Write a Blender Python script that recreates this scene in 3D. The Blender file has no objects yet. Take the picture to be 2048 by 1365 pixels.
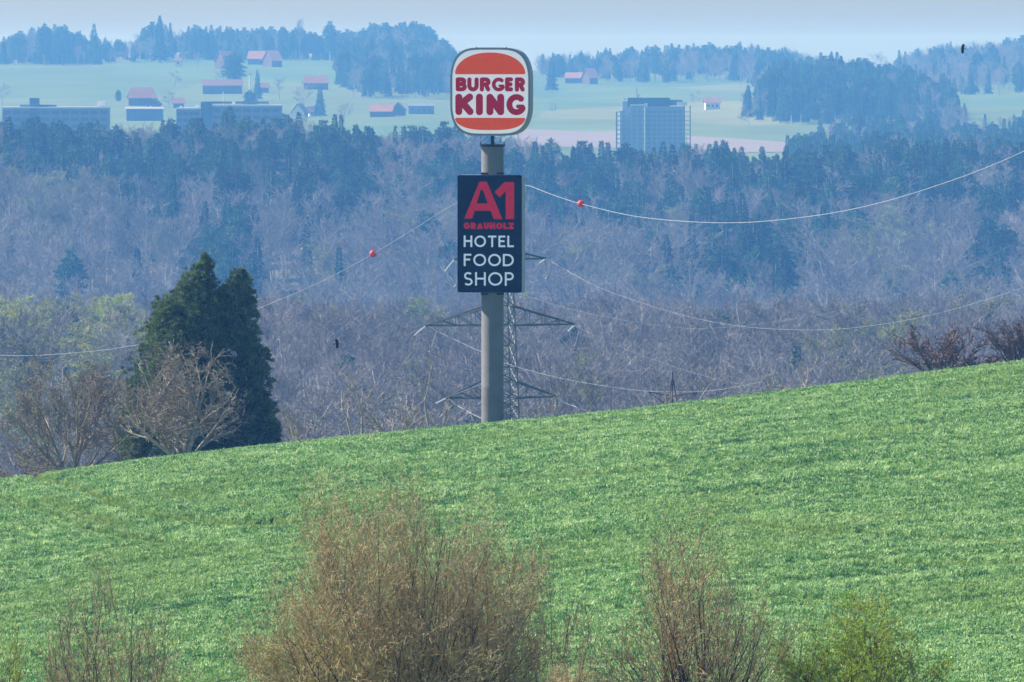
import bpy, math, random
import numpy as np
from mathutils import Vector
R = math.radians
sc = bpy.context.scene
COL = sc.collection
# ------------------------------------------------------------------ camera
K = 0.12 / 2048.0                      # radians per photo pixel: 300 mm lens on 36 mm
YH = 100.0                             # row of eye level in the photograph
TH = math.atan((682.5 - YH) * K)
cd = bpy.data.cameras.new('camera'); cam = bpy.data.objects.new('camera', cd); COL.objects.link(cam)
cd.lens = 300; cd.sensor_width = 36; cd.clip_start = 1; cd.clip_end = 40000
cam.location = (0, 0, 0); cam.rotation_euler = (R(90) - TH, 0, 0)
sc.camera = cam
# ------------------------------------------------------------------ sky, sun, exposure
SUN_EL, SUN_BACK = R(40), R(19)        # sun from the left, a little beyond the sign
sun_dir = Vector((-math.cos(SUN_BACK) * math.cos(SUN_EL), math.sin(SUN_BACK) * math.cos(SUN_EL), math.sin(SUN_EL)))
w = bpy.data.worlds.new("World"); sc.world = w; w.use_nodes = True
nt = w.node_tree; bg = nt.nodes['Background']
sky = nt.nodes.new('ShaderNodeTexSky'); sky.sky_type = 'NISHITA'; sky.sun_disc = False
sky.sun_elevation = SUN_EL; sky.sun_rotation = math.atan2(sun_dir.x, sun_dir.y)
sky.altitude = 600; sky.air_density = 1.0; sky.dust_density = 1.2; sky.ozone_density = 2.0
tint = nt.nodes.new('ShaderNodeMix'); tint.data_type = 'RGBA'; tint.blend_type = 'MULTIPLY'; tint.inputs[0].default_value = 1.0
tint.inputs[7].default_value = (0.61, 0.755, 1.0, 1)      # cool spring air
nt.links.new(sky.outputs[0], tint.inputs[6]); nt.links.new(tint.outputs[2], bg.inputs[0]); bg.inputs[1].default_value = 0.098
sl = bpy.data.lights.new('sun', 'SUN'); so = bpy.data.objects.new('sun', sl); COL.objects.link(so)
sl.energy = 5.0; sl.angle = R(0.53); sl.color = (1.0, 0.955, 0.88)
so.rotation_euler = sun_dir.to_track_quat('Z', 'Y').to_euler()
sc.view_settings.view_transform = 'Standard'; sc.view_settings.look = 'None'
sc.view_settings.exposure = 0.78; sc.view_settings.gamma = 1.0
sc.cycles.use_denoising = True; sc.cycles.denoiser = 'OPENIMAGEDENOISE'; sc.cycles.denoising_input_passes = 'RGB_ALBEDO_NORMAL'
sc.cycles.max_bounces = 5; sc.cycles.diffuse_bounces = 2; sc.cycles.transmission_bounces = 3
sc.cycles.volume_bounces = 0; sc.cycles.transparent_max_bounces = 8
sc.cycles.use_adaptive_sampling = False

# ------------------------------------------------------------------ helpers
def ray(px, py):
    cx = (px - 1024) * K; cy = -(py - 682.5) * K
    return (cx, cy * math.sin(TH) + math.cos(TH), cy * math.cos(TH) - math.sin(TH))
def at(px, py, d):
    r = ray(px, py); s = d / r[1]
    return Vector((r[0] * s, d, r[2] * s))
def colx(px, d):                       # lateral position of a photo column at depth d on the ground
    return (px - 1024) * K * d
def proj(p):
    f = p[1] * math.cos(TH) - p[2] * math.sin(TH); u = p[1] * math.sin(TH) + p[2] * math.cos(TH)
    return 1024 + p[0] / f / K, 682.5 - u / f / K
def sst(a, b, x): t = np.clip((x - a) / (b - a), 0, 1); return t * t * (3 - 2 * t)

_YS = np.array([-300, -60, 0, 100, 180, 250, 330, 400, 440, 470, 500, 540, 600, 850, 1200, 1500, 1900, 2300, 2450, 2600, 2750, 2900, 3000, 3200, 3600, 4000, 4300, 4600, 5200, 5800, 6300, 6600, 7000, 7600, 9000, 14000, 30000], float)
_ZS = np.array([-2, -3, -4, -9, -15.5, -20.9, -24.9, -22.7, -21.4, -21.0, -22.2, -26, -33, -52, -57, -60, -75, -87, -81, -70, -58, -48, -46, -49, -58, -57, -52, -45.5, -36, -24, -14, -10.5, -8, -16, -60, -150, -300], float)
def _pchip(x, y):
    h = np.diff(x); dl = np.diff(y) / h; m = np.zeros(len(x)); m[0] = dl[0]; m[-1] = dl[-1]
    for i in range(1, len(x) - 1):
        if dl[i - 1] * dl[i] > 0:
            w1 = 2 * h[i] + h[i - 1]; w2 = h[i] + 2 * h[i - 1]
            m[i] = (w1 + w2) / (w1 / dl[i - 1] + w2 / dl[i])
    return m
_MS = _pchip(_YS, _ZS)
def base_z(Y):
    Y = np.clip(Y, _YS[0], _YS[-1]); i = np.clip(np.searchsorted(_YS, Y) - 1, 0, len(_YS) - 2)
    h = _YS[i + 1] - _YS[i]; t = (Y - _YS[i]) / h
    return ((2*t**3 - 3*t**2 + 1) * _ZS[i] + (t**3 - 2*t**2 + t) * h * _MS[i] + (-2*t**3 + 3*t**2) * _ZS[i+1] + (t**3 - t**2) * h * _MS[i+1])
def gz(x, Y):                          # height of the ground everywhere
    x = np.asarray(x, float); Y = np.asarray(Y, float)
    z = base_z(Y)
    k = 1 - 0.75 * sst(520, 900, Y) - 0.25 * sst(900, 1500, Y)
    k = k * (0.35 + 0.65 * sst(60, 300, Y))
    z = z + k * 0.112 * 70 * np.tanh(x / 70)
    z = z + k * (0.18 * np.sin(x * 0.13 + Y * 0.02) + 0.12 * np.sin(Y * 0.09 + x * 0.05)) * sst(100, 300, Y)
    z = z - 0.0009 * np.clip(-x - 17, 0, 40) ** 2 * k
    P = 1024 + x / np.maximum(Y, 50) / K
    f = sst(1500, 2400, Y)
    z = z + f * (2.2 * np.sin(x * 0.021 + 1) + 1.8 * np.sin(x * 0.047 + Y * 0.006) + 1.5 * np.sin(Y * 0.013 + x * 0.011)) * (1 - 0.7 * sst(3000, 4500, Y))
    # the wooded slope stands a little higher on the left, lower right of the tower
    z = z + (2.2 - 2.2 * sst(650, 800, P) - 14.0 * np.exp(-(np.abs(P - 1245) / 235) ** 3) - 4.0 * np.exp(-((P - 760) / 170) ** 2) - 9.0 * sst(1400, 1520, P) + 3.5 * sst(1650, 1850, P)) * sst(2500, 2850, Y) * (1 - sst(3000, 3500, Y))
    # far ridge: lower on the right with a notch
    r = sst(5000, 6300, Y)
    z = z + r * np.interp(P, [-600, 0, 300, 600, 850, 960, 1100, 1300, 1500, 1650, 1760, 1850, 2048, 2600], [-2, 0, 1, 2, 1.5, -5, -10, -8.5, -7.5, -9, -14.5, -9, -4.5, -2])
    z = z + 13 * np.exp(-((P - 1670) / 150) ** 2 - ((Y - 5150) / 260) ** 2)
    return z
def G(x, y): return float(gz(x, y))
def ground_at(px, d): x = colx(px, d); return Vector((x, d, G(x, d)))
def solve_d(px, pytop, h, lo, hi):     # depth at which a thing of height h standing in this column tops out at that row
    ds = np.linspace(lo, hi, 240); x = (px - 1024) * K * ds; z = gz(x, ds) + h
    f = ds * math.cos(TH) - z * math.sin(TH); u = ds * math.sin(TH) + z * math.cos(TH)
    return float(ds[np.argmin(np.abs(682.5 - u / f / K - pytop))])

def mat(name, col, rough=0.8, metal=0.0, spec=0.3, var=0.0, scale=1.0, trans=0.0, bump=0.0, rnd=0.0, col2=None, coat=0.0):
    m = bpy.data.materials.new(name); m.use_nodes = True; n = m.node_tree.nodes; L = m.node_tree.links
    b = n['Principled BSDF']; b.inputs['Roughness'].default_value = rough; b.inputs['Metallic'].default_value = metal
    b.inputs['Specular IOR Level'].default_value = spec; b.inputs['Coat Weight'].default_value = coat
    b.inputs['Base Color'].default_value = (*col, 1)
    out = b.inputs['Base Color']; src = None
    if var > 0 or col2 is not None:
        tc = n.new('ShaderNodeNewGeometry'); no = n.new('ShaderNodeTexNoise'); no.inputs['Scale'].default_value = scale
        no.inputs['Detail'].default_value = 5; no.inputs['Roughness'].default_value = 0.65
        L.new(tc.outputs['Position'], no.inputs['Vector'])
        cr = n.new('ShaderNodeValToRGB'); cr.color_ramp.elements[0].position = 0.32; cr.color_ramp.elements[1].position = 0.68
        c2 = col2 if col2 is not None else tuple(min(1, c * (1 + var)) for c in col)
        c1 = col if col2 is not None else tuple(c * (1 - var) for c in col)
        cr.color_ramp.elements[0].color = (*c1, 1); cr.color_ramp.elements[1].color = (*c2, 1)
        L.new(no.outputs['Fac'], cr.inputs['Fac']); src = cr.outputs['Color']
        if bump > 0:
            bp = n.new('ShaderNodeBump'); bp.inputs['Strength'].default_value = bump; bp.inputs['Distance'].default_value = 0.05
            L.new(no.outputs['Fac'], bp.inputs['Height']); L.new(bp.outputs['Normal'], b.inputs['Normal'])
    if rnd > 0:
        oi = n.new('ShaderNodeObjectInfo'); hs = n.new('ShaderNodeHueSaturation')
        mr = n.new('ShaderNodeMapRange'); mr.inputs['To Min'].default_value = 1 - rnd; mr.inputs['To Max'].default_value = 1 + rnd
        L.new(oi.outputs['Random'], mr.inputs['Value']); L.new(mr.outputs['Result'], hs.inputs['Value'])
        m2 = n.new('ShaderNodeMath'); m2.operation = 'MULTIPLY'; m2.inputs[1].default_value = 7.31
        m3 = n.new('ShaderNodeMath'); m3.operation = 'FRACT'; mh = n.new('ShaderNodeMapRange')
        mh.inputs['To Min'].default_value = 0.5 - rnd * 0.09; mh.inputs['To Max'].default_value = 0.5 + rnd * 0.09
        L.new(oi.outputs['Random'], m2.inputs[0]); L.new(m2.outputs[0], m3.inputs[0]); L.new(m3.outputs[0], mh.inputs['Value']); L.new(mh.outputs['Result'], hs.inputs['Hue'])
        if src is not None: L.new(src, hs.inputs['Color'])
        else: hs.inputs['Color'].default_value = (*col, 1)
        src = hs.outputs['Color']
    if src is not None: L.new(src, out)
    if trans > 0:
        t = n.new('ShaderNodeBsdfTranslucent'); mx = n.new('ShaderNodeMixShader'); mx.inputs[0].default_value = trans
        if src is not None: L.new(src, t.inputs['Color'])
        else: t.inputs['Color'].default_value = (*col, 1)
        L.new(b.outputs[0], mx.inputs[1]); L.new(t.outputs[0], mx.inputs[2]); L.new(mx.outputs[0], n['Material Output'].inputs['Surface'])
    return m

def mesh(name, V, Fs, mats=(), mi=None, smooth=False, attrs=None):
    """V (n,3); Fs list of (m,k) index arrays; mi list of material index per array."""
    me = bpy.data.meshes.new(name); V = np.asarray(V, np.float32)
    me.vertices.add(len(V)); me.vertices.foreach_set('co', V.ravel())
    Fs = [np.asarray(f, np.int32) for f in Fs]
    tot = sum(f.size for f in Fs); nf = sum(len(f) for f in Fs)
    if nf:
        me.loops.add(tot); me.loops.foreach_set('vertex_index', np.concatenate([f.ravel() for f in Fs]))
        sizes = np.concatenate([np.full(len(f), f.shape[1] if f.ndim > 1 else 0, np.int32) for f in Fs if len(f)])
        st = np.concatenate([[0], np.cumsum(sizes)[:-1]]).astype(np.int32)
        me.polygons.add(nf); me.polygons.foreach_set('loop_start', st)
        idx = np.zeros(nf, np.int32)
        if mi is not None: idx = np.concatenate([np.full(len(f), q, np.int32) if np.isscalar(q) else np.asarray(q, np.int32) for f, q in zip(Fs, mi) if len(f)])
        me.polygons.foreach_set('material_index', idx)
        me.polygons.foreach_set('use_smooth', np.full(nf, bool(smooth)))
    for m in mats: me.materials.append(m)
    me.update(calc_edges=True)
    return me
def link(name, data, parent=None, loc=None):
    o = bpy.data.objects.new(name, data); COL.objects.link(o)
    if parent is not None: o.parent = parent
    if loc is not None: o.location = loc
    return o
def tag(o, label=None, cat=None, group=None, kind=None):
    if label: o['label'] = label
    if cat: o['category'] = cat
    if group: o['group'] = group
    if kind: o['kind'] = kind
    return o
def empty(name, loc, label, cat, group=None, rz=0, sc_=1):
    o = bpy.data.objects.new(name, None); COL.objects.link(o); o.location = loc; o.rotation_euler = (0, 0, rz)
    o.scale = (sc_,) * 3 if np.isscalar(sc_) else sc_
    o.empty_display_size = 0.2
    return tag(o, label, cat, group)

class MB:                               # collects quads and tris with material slots
    def __init__(s): s.V = []; s.Q = []; s.T = []; s.n = 0; s.P = []
    def add(s, V, Q=None, T=None):
        V = np.asarray(V, float).reshape(-1, 3); s.V.append(V)
        if Q is not None and len(Q): s.Q.append(np.asarray(Q) + s.n)
        if T is not None and len(T): s.T.append(np.asarray(T) + s.n)
        s.n += len(V)
    def box(s, c, d, rz=0.0):
        x, y, z = d[0] / 2, d[1] / 2, d[2] / 2
        v = np.array([(a, b, e) for a in (-x, x) for b in (-y, y) for e in (-z, z)])
        if rz:
            cz, sz = math.cos(rz), math.sin(rz); v = np.stack([v[:, 0] * cz - v[:, 1] * sz, v[:, 0] * sz + v[:, 1] * cz, v[:, 2]], 1)
        s.add(v + np.array(c), [(0, 1, 3, 2), (4, 6, 7, 5), (0, 4, 5, 1), (2, 3, 7, 6), (0, 2, 6, 4), (1, 5, 7, 3)])
    def tubes(s, P0, P1, R0, R1, n=4, cap=False):
        P0 = np.asarray(P0, float).reshape(-1, 3); P1 = np.asarray(P1, float).reshape(-1, 3); m = len(P0)
        if not m: return
        R0 = np.broadcast_to(np.asarray(R0, float), (m,)); R1 = np.broadcast_to(np.asarray(R1, float), (m,))
        d = P1 - P0; d = d / np.maximum(np.linalg.norm(d, axis=1, keepdims=True), 1e-9)
        ref = np.where(np.abs(d[:, 2:3]) < 0.9, np.array([[0, 0, 1.0]]), np.array([[1.0, 0, 0]]))
        a = np.cross(d, ref); a /= np.linalg.norm(a, axis=1, keepdims=True); b = np.cross(d, a)
        t = np.arange(n) * 2 * math.pi / n
        ring = np.cos(t)[None, :, None] * a[:, None] + np.sin(t)[None, :, None] * b[:, None]
        V = np.concatenate([P0[:, None] + ring * R0[:, None, None], P1[:, None] + ring * R1[:, None, None]], 1)
        i = np.arange(n); q = np.stack([i, (i + 1) % n, (i + 1) % n + n, i + n], 1)
        Q = (q[None] + (np.arange(m) * 2 * n)[:, None, None]).reshape(-1, 4)
        s.add(V.reshape(-1, 3), Q)
        if cap and n == 4:
            c = np.array([[3, 2, 1, 0], [4, 5, 6, 7]]); s.Q.append((c[None] + (np.arange(m) * 8)[:, None, None]).reshape(-1, 4) + s.n - m * 8)
    def bar(s, p, q, r, n=4): s.tubes([p], [q], r, r, n, cap=(n == 4))
    def slivers(s, C, D, W, L, rng, tri=True):
        """thin pointed leaves: centre, direction, width, length"""
        C = np.asarray(C, float); m = len(C); D = D / np.maximum(np.linalg.norm(D, axis=1, keepdims=True), 1e-9)
        r = rng.normal(size=(m, 3)); a = np.cross(D, r); a /= np.maximum(np.linalg.norm(a, axis=1, keepdims=True), 1e-9)
        W = np.broadcast_to(W, (m,))[:, None]; L = np.broadcast_to(L, (m,))[:, None]
        if tri:
            V = np.stack([C - a * W / 2, C + a * W / 2, C + D * L], 1); s.add(V.reshape(-1, 3), T=np.arange(m * 3).reshape(-1, 3))
        else:
            V = np.stack([C, C + D * L * .45 - a * W / 2, C + D * L, C + D * L * .45 + a * W / 2], 1); s.add(V.reshape(-1, 3), np.arange(m * 4).reshape(-1, 4))
    def lathe(s, prof, c=(0, 0, 0), n=32):
        t = np.arange(n) * 2 * math.pi / n; V = []
        for r, z in prof: V.append(np.stack([np.cos(t) * r + c[0], np.sin(t) * r + c[1], np.full(n, z + c[2])], 1))
        i = np.arange(n); Q = [np.stack([i + k * n, (i + 1) % n + k * n, (i + 1) % n + (k + 1) * n, i + (k + 1) * n], 1) for k in range(len(prof) - 1)]
        s.add(np.concatenate(V), np.concatenate(Q))
    def build(s, name, m, parent=None, loc=None, smooth=False):
        return link(name, s.data(name, m, smooth), parent, loc)
    def data(s, name, m, smooth=False):
        V = np.concatenate(s.V) if s.V else np.zeros((0, 3)); Fs = []
        if s.Q: Fs.append(np.concatenate(s.Q))
        if s.T: Fs.append(np.concatenate(s.T))
        return mesh(name, V, Fs, [m], smooth=smooth)
    def raw(s):
        V = np.concatenate(s.V); Fs = []
        if s.Q: Fs.append(np.concatenate(s.Q))
        if s.T: Fs.append(np.concatenate(s.T))
        return V, Fs

def scatter(name, protos, pts, label, cat, mats):
    """one object: protos = list of [(V, Fs, matindex), ...]; pts = (pos, rot(n,3), scl(n,3), variant, tone)."""
    Vs = []; Fs = []; mi = []; vid = []; n = 0
    for i, parts in enumerate(protos):
        for V, F, q in parts:
            Vs.append(V); vid.append(np.full(len(V), i)); 
            for f in F: Fs.append(f + n); mi.append(q)
            n += len(V)
    pos, rot, scl, var, tone = pts
    Vs.append(pos); vid.append(100 + var)
    V = np.concatenate(Vs); vid = np.concatenate(vid).astype(np.int32)
    k = len(V) - len(pos)
    me = mesh(name, V, Fs, mats, mi)
    a = me.attributes.new('vid', 'INT', 'POINT'); a.data.foreach_set('value', vid)
    for nm, arr in (('rot', rot), ('scl', scl)):
        a = me.attributes.new(nm, 'FLOAT_VECTOR', 'POINT'); full = np.ones((len(V), 3), np.float32); full[k:] = arr; a.data.foreach_set('vector', full.ravel())
    a = me.attributes.new('tone', 'FLOAT', 'POINT'); full = np.zeros(len(V), np.float32); full[k:] = tone; a.data.foreach_set('value', full)
    o = link(name, me); tag(o, label, cat, kind='stuff')
    g = bpy.data.node_groups.new(name, 'GeometryNodeTree')
    g.interface.new_socket('Geometry', in_out='INPUT', socket_type='NodeSocketGeometry'); g.interface.new_socket('Geometry', in_out='OUTPUT', socket_type='NodeSocketGeometry')
    N = g.nodes; L = g.links; gi = N.new('NodeGroupInput'); go = N.new('NodeGroupOutput'); jn = N.new('GeometryNodeJoinGeometry')
    def attr(nm, ty):
        q = N.new('GeometryNodeInputNamedAttribute'); q.data_type = ty; q.inputs['Name'].default_value = nm; return q.outputs['Attribute']
    av, ar, asc = attr('vid', 'INT'), attr('rot', 'FLOAT_VECTOR'), attr('scl', 'FLOAT_VECTOR')
    def sel(v):
        c = N.new('FunctionNodeCompare'); c.data_type = 'INT'; c.operation = 'EQUAL'; L.new(av, c.inputs[2]); c.inputs[3].default_value = v
        s = N.new('GeometryNodeSeparateGeometry'); s.domain = 'POINT'; L.new(gi.outputs[0], s.inputs[0]); L.new(c.outputs[0], s.inputs[1]); return s.outputs[0]
    for i in range(len(protos)):
        ip = N.new('GeometryNodeInstanceOnPoints'); L.new(sel(100 + i), ip.inputs['Points']); L.new(sel(i), ip.inputs['Instance'])
        e = N.new('FunctionNodeEulerToRotation'); L.new(ar, e.inputs[0]); L.new(e.outputs[0], ip.inputs['Rotation'])
        L.new(asc, ip.inputs['Scale']); L.new(ip.outputs[0], jn.inputs[0])
    L.new(jn.outputs[0], go.inputs[0])
    md = o.modifiers.new('scatter', 'NODES'); md.node_group = g
    return o

# --------------------------------------------------------------- branching growth
def grow(rnd, LV, p, d, length, rad, lev=0, out=None):
    if out is None: out = []
    c = LV[lev]; n = c['n']; pts = [p]; st = length / n; r = rad; tip = c.get('tip', 0.35)
    dx, dy, dz = d; rs = [rad]
    for i in range(n):
        wv = c['wob']; dx += rnd.gauss(0, wv); dy += rnd.gauss(0, wv); dz += rnd.gauss(0, wv) + c.get('up', 0)
        q = math.sqrt(dx * dx + dy * dy + dz * dz) or 1; dx /= q; dy /= q; dz /= q
        p2 = (p[0] + dx * st, p[1] + dy * st, p[2] + dz * st)
        r2 = rad * (1 - (1 - tip) * (i + 1) / n)
        out.append((*p, *p2, r, r2, lev, length)); pts.append(p2); rs.append(r2); p = p2; r = r2
    if lev + 1 < len(LV):
        k = c['kids']; k = k if isinstance(k, int) else rnd.randint(*k)
        for j in range(k):
            t = c['from'] + (1 - c['from']) * ((j + rnd.random()) / k) ** c.get('bias', 1)
            f = t * n; i = min(int(f), n - 1); f -= i
            a, b = pts[i], pts[i + 1]; q = (a[0] + (b[0] - a[0]) * f, a[1] + (b[1] - a[1]) * f, a[2] + (b[2] - a[2]) * f)
            D = Vector((b[0] - a[0], b[1] - a[1], b[2] - a[2])).normalized()
            ax = Vector((rnd.gauss(0, 1), rnd.gauss(0, 1), rnd.gauss(0, 1))).cross(D)
            if ax.length < 1e-6: continue
            ax.normalize(); an = rnd.uniform(*c['ang']); nd = D * math.cos(an) + ax * math.sin(an)
            ll = length * rnd.uniform(*c['lr']) * (1 - c.get('taper', 0.45) * t)
            rr = (rs[i] + (rs[i + 1] - rs[i]) * f) * c['rr']
            grow(rnd, LV, q, tuple(nd), ll, rr, lev + 1, out)
    return out
def seg_arrays(S):
    return np.array(S, float)

# =============================================================== MATERIALS
M = dict(
    concrete=mat('pole_concrete', (0.205, 0.195, 0.185), 0.85, var=0.10, scale=1.2, bump=0.2),
    cabinet=mat('sign_cabinet_grey', (0.30, 0.32, 0.35), 0.5, var=0.06, scale=2),
    steel_dark=mat('sign_steel_dark', (0.03, 0.035, 0.04), 0.5, metal=0.3, var=0.1, scale=4),
    white=mat('sign_white_acrylic', (0.80, 0.80, 0.82), 0.5, spec=0.12, var=0.02, scale=1.0),
    orange=mat('sign_orange', (0.64, 0.066, 0.003), 0.5, spec=0.12, var=0.05, scale=3),
    red=mat('sign_red', (0.42, 0.002, 0.015), 0.5, spec=0.12, var=0.04, scale=3),
    navy=mat('sign_navy', (0.003, 0.008, 0.035), 0.5, spec=0.12, var=0.10, scale=2),
    crimson=mat('sign_crimson', (0.50, 0.005, 0.022), 0.5, spec=0.12, var=0.06, scale=3),
    lettering=mat('sign_letter_white', (0.72, 0.78, 0.86), 0.4, var=0.03, scale=3),
    lattice=mat('lattice_green_steel', (0.085, 0.12, 0.085), 0.55, metal=0.2, var=0.35, scale=0.7, spec=0.4),
    wire=mat('wire_aluminium', (0.46, 0.48, 0.50), 0.4, metal=0.25, spec=0.5, var=0.15, scale=2.5),
    wire_dark=mat('wire_weathered', (0.22, 0.23, 0.25), 0.5, metal=0.5, var=0.1, scale=2),
    glass_ins=mat('insulator_glass', (0.65, 0.72, 0.70), 0.2, spec=0.7, var=0.05, scale=5),
    ball=mat('marker_orange_red', (0.75, 0.045, 0.02), 0.35, var=0.08, scale=3),
    bark=mat('bark_grey_tan', (0.33, 0.27, 0.19), 0.9, var=0.35, scale=2.0),
    twig_tan=mat('twigs_tan', (0.26, 0.215, 0.16), 0.9, var=0.25, scale=0.8),
    bark_dark=mat('bush_bark_dark', (0.075, 0.055, 0.04), 0.9, var=0.35, scale=6),
    twig_red=mat('bush_twigs_russet', (0.47, 0.37, 0.185), 0.85, var=0.3, scale=0.7),
    twig_brown=mat('bush_twigs_brown', (0.40, 0.29, 0.18), 0.85, var=0.3, scale=1.0),
    twig_plum=mat('twigs_plum_brown', (0.22, 0.145, 0.12), 0.9, var=0.3, scale=1.0),
    bud_tan=mat('buds_tan', (0.55, 0.38, 0.20), 0.8, var=0.25, scale=2, trans=0.3),
    leaf_green=mat('young_leaves_green', (0.34, 0.46, 0.05), 0.6, var=0.3, scale=1.5, trans=0.4),
    birch=mat('bark_pale', (0.42, 0.36, 0.26), 0.8, var=0.3, scale=3),
    sequoia=mat('conifer_scales', (0.020, 0.052, 0.015), 0.65, trans=0.22, var=0.45, scale=1.6, col2=(0.24, 0.33, 0.11)),
    sequoia_bark=mat('conifer_bark', (0.10, 0.062, 0.045), 0.9, var=0.3, scale=3),
    wood_bark=mat('woodland_bark', (0.40, 0.37, 0.33), 0.9, rnd=0.35),
    wood_twig=mat('woodland_twigs', (0.255, 0.235, 0.205), 0.9, rnd=0.38),
    wood_conifer=mat('woodland_conifer', (0.028, 0.105, 0.032), 0.8, rnd=0.55, trans=0.15),
    wood_fresh=mat('woodland_fresh_green', (0.38, 0.44, 0.09), 0.8, rnd=0.2, trans=0.35),
    wood_bud=mat('woodland_budding', (0.24, 0.27, 0.09), 0.8, rnd=0.25, trans=0.25),
    bird=mat('bird_black', (0.006, 0.006, 0.009), 0.6, var=0.2, scale=20),
    roof=mat('roof_tiles_red', (0.31, 0.16, 0.11), 0.85, var=0.15, scale=0.3),
    roof_dark=mat('roof_tiles_brown', (0.20, 0.12, 0.10), 0.85, var=0.15, scale=0.3),
    roof_pale=mat('roof_sheet_pale', (0.36, 0.37, 0.38), 0.7, var=0.1, scale=0.3),
    timber=mat('farmhouse_timber', (0.10, 0.075, 0.06), 0.9, var=0.2, scale=0.5),
    render_w=mat('plaster_white', (0.75, 0.74, 0.70), 0.85, var=0.05, scale=0.3),
    tower_facade=mat('tower_facade_pale', (0.30, 0.37, 0.44), 0.7, var=0.06, scale=0.2),
    tower_pane=mat('tower_glass', (0.20, 0.26, 0.33), 0.3, spec=0.4, var=0.1, scale=1),
    facade=mat('facade_grey', (0.17, 0.20, 0.235), 0.7, var=0.08, scale=0.2),
    facade_teal=mat('facade_teal', (0.045, 0.11, 0.14), 0.6, var=0.1, scale=0.2),
    pane=mat('window_glass_dark', (0.07, 0.09, 0.11), 0.3, spec=0.4, var=0.1, scale=1),
)

# =============================================================== TERRAIN
def add_glow(m, k):                      # faint emission added to brighten the shaded sign faces and lettering
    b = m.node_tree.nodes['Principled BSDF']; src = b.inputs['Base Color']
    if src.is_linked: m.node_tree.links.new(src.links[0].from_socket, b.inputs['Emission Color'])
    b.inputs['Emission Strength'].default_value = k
for q_, k_ in (('white', .24), ('orange', .30), ('red', .18), ('lettering', .15), ('crimson', .2)): add_glow(M[q_], k_)
def ground_material():
    m = bpy.data.materials.new('ground_cover'); m.use_nodes = True; n = m.node_tree.nodes; L = m.node_tree.links; b = n['Principled BSDF']
    b.inputs['Roughness'].default_value = 0.95; b.inputs['Specular IOR Level'].default_value = 0.1
    geo = n.new('ShaderNodeNewGeometry'); sep = n.new('ShaderNodeSeparateXYZ'); L.new(geo.outputs['Position'], sep.inputs[0])
    def noise(scale, vec=None, det=4):
        q = n.new('ShaderNodeTexNoise'); q.inputs['Scale'].default_value = scale; q.inputs['Detail'].default_value = det
        L.new(vec if vec is not None else geo.outputs['Position'], q.inputs['Vector']); return q.outputs['Fac']
    def ramp(src, stops):
        r = n.new('ShaderNodeValToRGB'); e = r.color_ramp.elements
        e[0].position, e[0].color = stops[0][0], (*stops[0][1], 1); e[1].position, e[1].color = stops[-1][0], (*stops[-1][1], 1)
        for p, c in stops[1:-1]: q = e.new(p); q.color = (*c, 1)
        L.new(src, r.inputs[0]); return r.outputs[0]
    def step(src, a, b_):
        r = n.new('ShaderNodeMapRange'); r.interpolation_type = 'SMOOTHSTEP'; r.inputs['From Min'].default_value = a; r.inputs['From Max'].default_value = b_; L.new(src, r.inputs['Value']); return r.outputs[0]
    def mix(f, a, c):
        x = n.new('ShaderNodeMix'); x.data_type = 'RGBA'; L.new(f, x.inputs[0]); L.new(a, x.inputs[6]); L.new(c, x.inputs[7]); return x.outputs[2]
    near = ramp(noise(0.8), [(0.3, (0.055, 0.095, 0.03)), (0.7, (0.085, 0.15, 0.04))])
    wood = ramp(noise(0.05), [(0.3, (0.085, 0.085, 0.045)), (0.7, (0.14, 0.12, 0.075))])
    mp = n.new('ShaderNodeMapping'); mp.inputs['Scale'].default_value = (0.006, 0.0022, 0.0); L.new(geo.outputs['Position'], mp.inputs['Vector'])
    vo = n.new('ShaderNodeTexVoronoi'); vo.inputs['Scale'].default_value = 1.0; L.new(mp.outputs[0], vo.inputs['Vector'])
    sc3 = n.new('ShaderNodeSeparateColor'); L.new(vo.outputs['Color'], sc3.inputs[0])
    mead = ramp(sc3.outputs[0], [(0.0, (0.10, 0.165, 0.06)), (0.35, (0.14, 0.20, 0.07)), (0.65, (0.09, 0.175, 0.075)), (1.0, (0.19, 0.22, 0.09))])
    mead2 = ramp(noise(0.012), [(0.3, (0.8, 0.8, 0.8)), (0.7, (1.1, 1.1, 1.1))])
    mm = n.new('ShaderNodeMix'); mm.data_type = 'RGBA'; mm.blend_type = 'MULTIPLY'; mm.inputs[0].default_value = 1; L.new(mead, mm.inputs[6]); L.new(mead2, mm.inputs[7])
    c = mix(step(sep.outputs['Y'], 520, 620), near, wood)
    c = mix(step(sep.outputs['Y'], 3100, 3400), c, mm.outputs[2])
    L.new(c, b.inputs['Base Color'])
    return m
ys = np.unique(np.concatenate([np.arange(-300, 300, 10), np.arange(300, 620, 2.0), np.arange(620, 1500, 15), np.arange(1500, 3200, 14), np.arange(3200, 7700, 30), np.arange(7700, 30001, 700)]))
us = np.concatenate([np.linspace(-0.6, -0.1, 14)[:-1], np.linspace(-0.1, 0.1, 171), np.linspace(0.1, 0.6, 14)[1:]])
X = us[None, :] * (np.abs(ys)[:, None] + 120); Y = np.repeat(ys[:, None], len(us), 1)
Z = gz(X, Y); V = np.stack([X, Y, Z], -1).reshape(-1, 3)
nr, nc = Z.shape; i, j = np.meshgrid(np.arange(nr - 1), np.arange(nc - 1), indexing='ij'); a = (i * nc + j).ravel()
me = mesh('ground', V, [np.stack([a, a + 1, a + nc + 1, a + nc], 1)], [ground_material()], smooth=True)
tag(link('ground', me), 'rolling ground with the crop field slope, wooded valley and far meadows', kind='structure')

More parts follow.
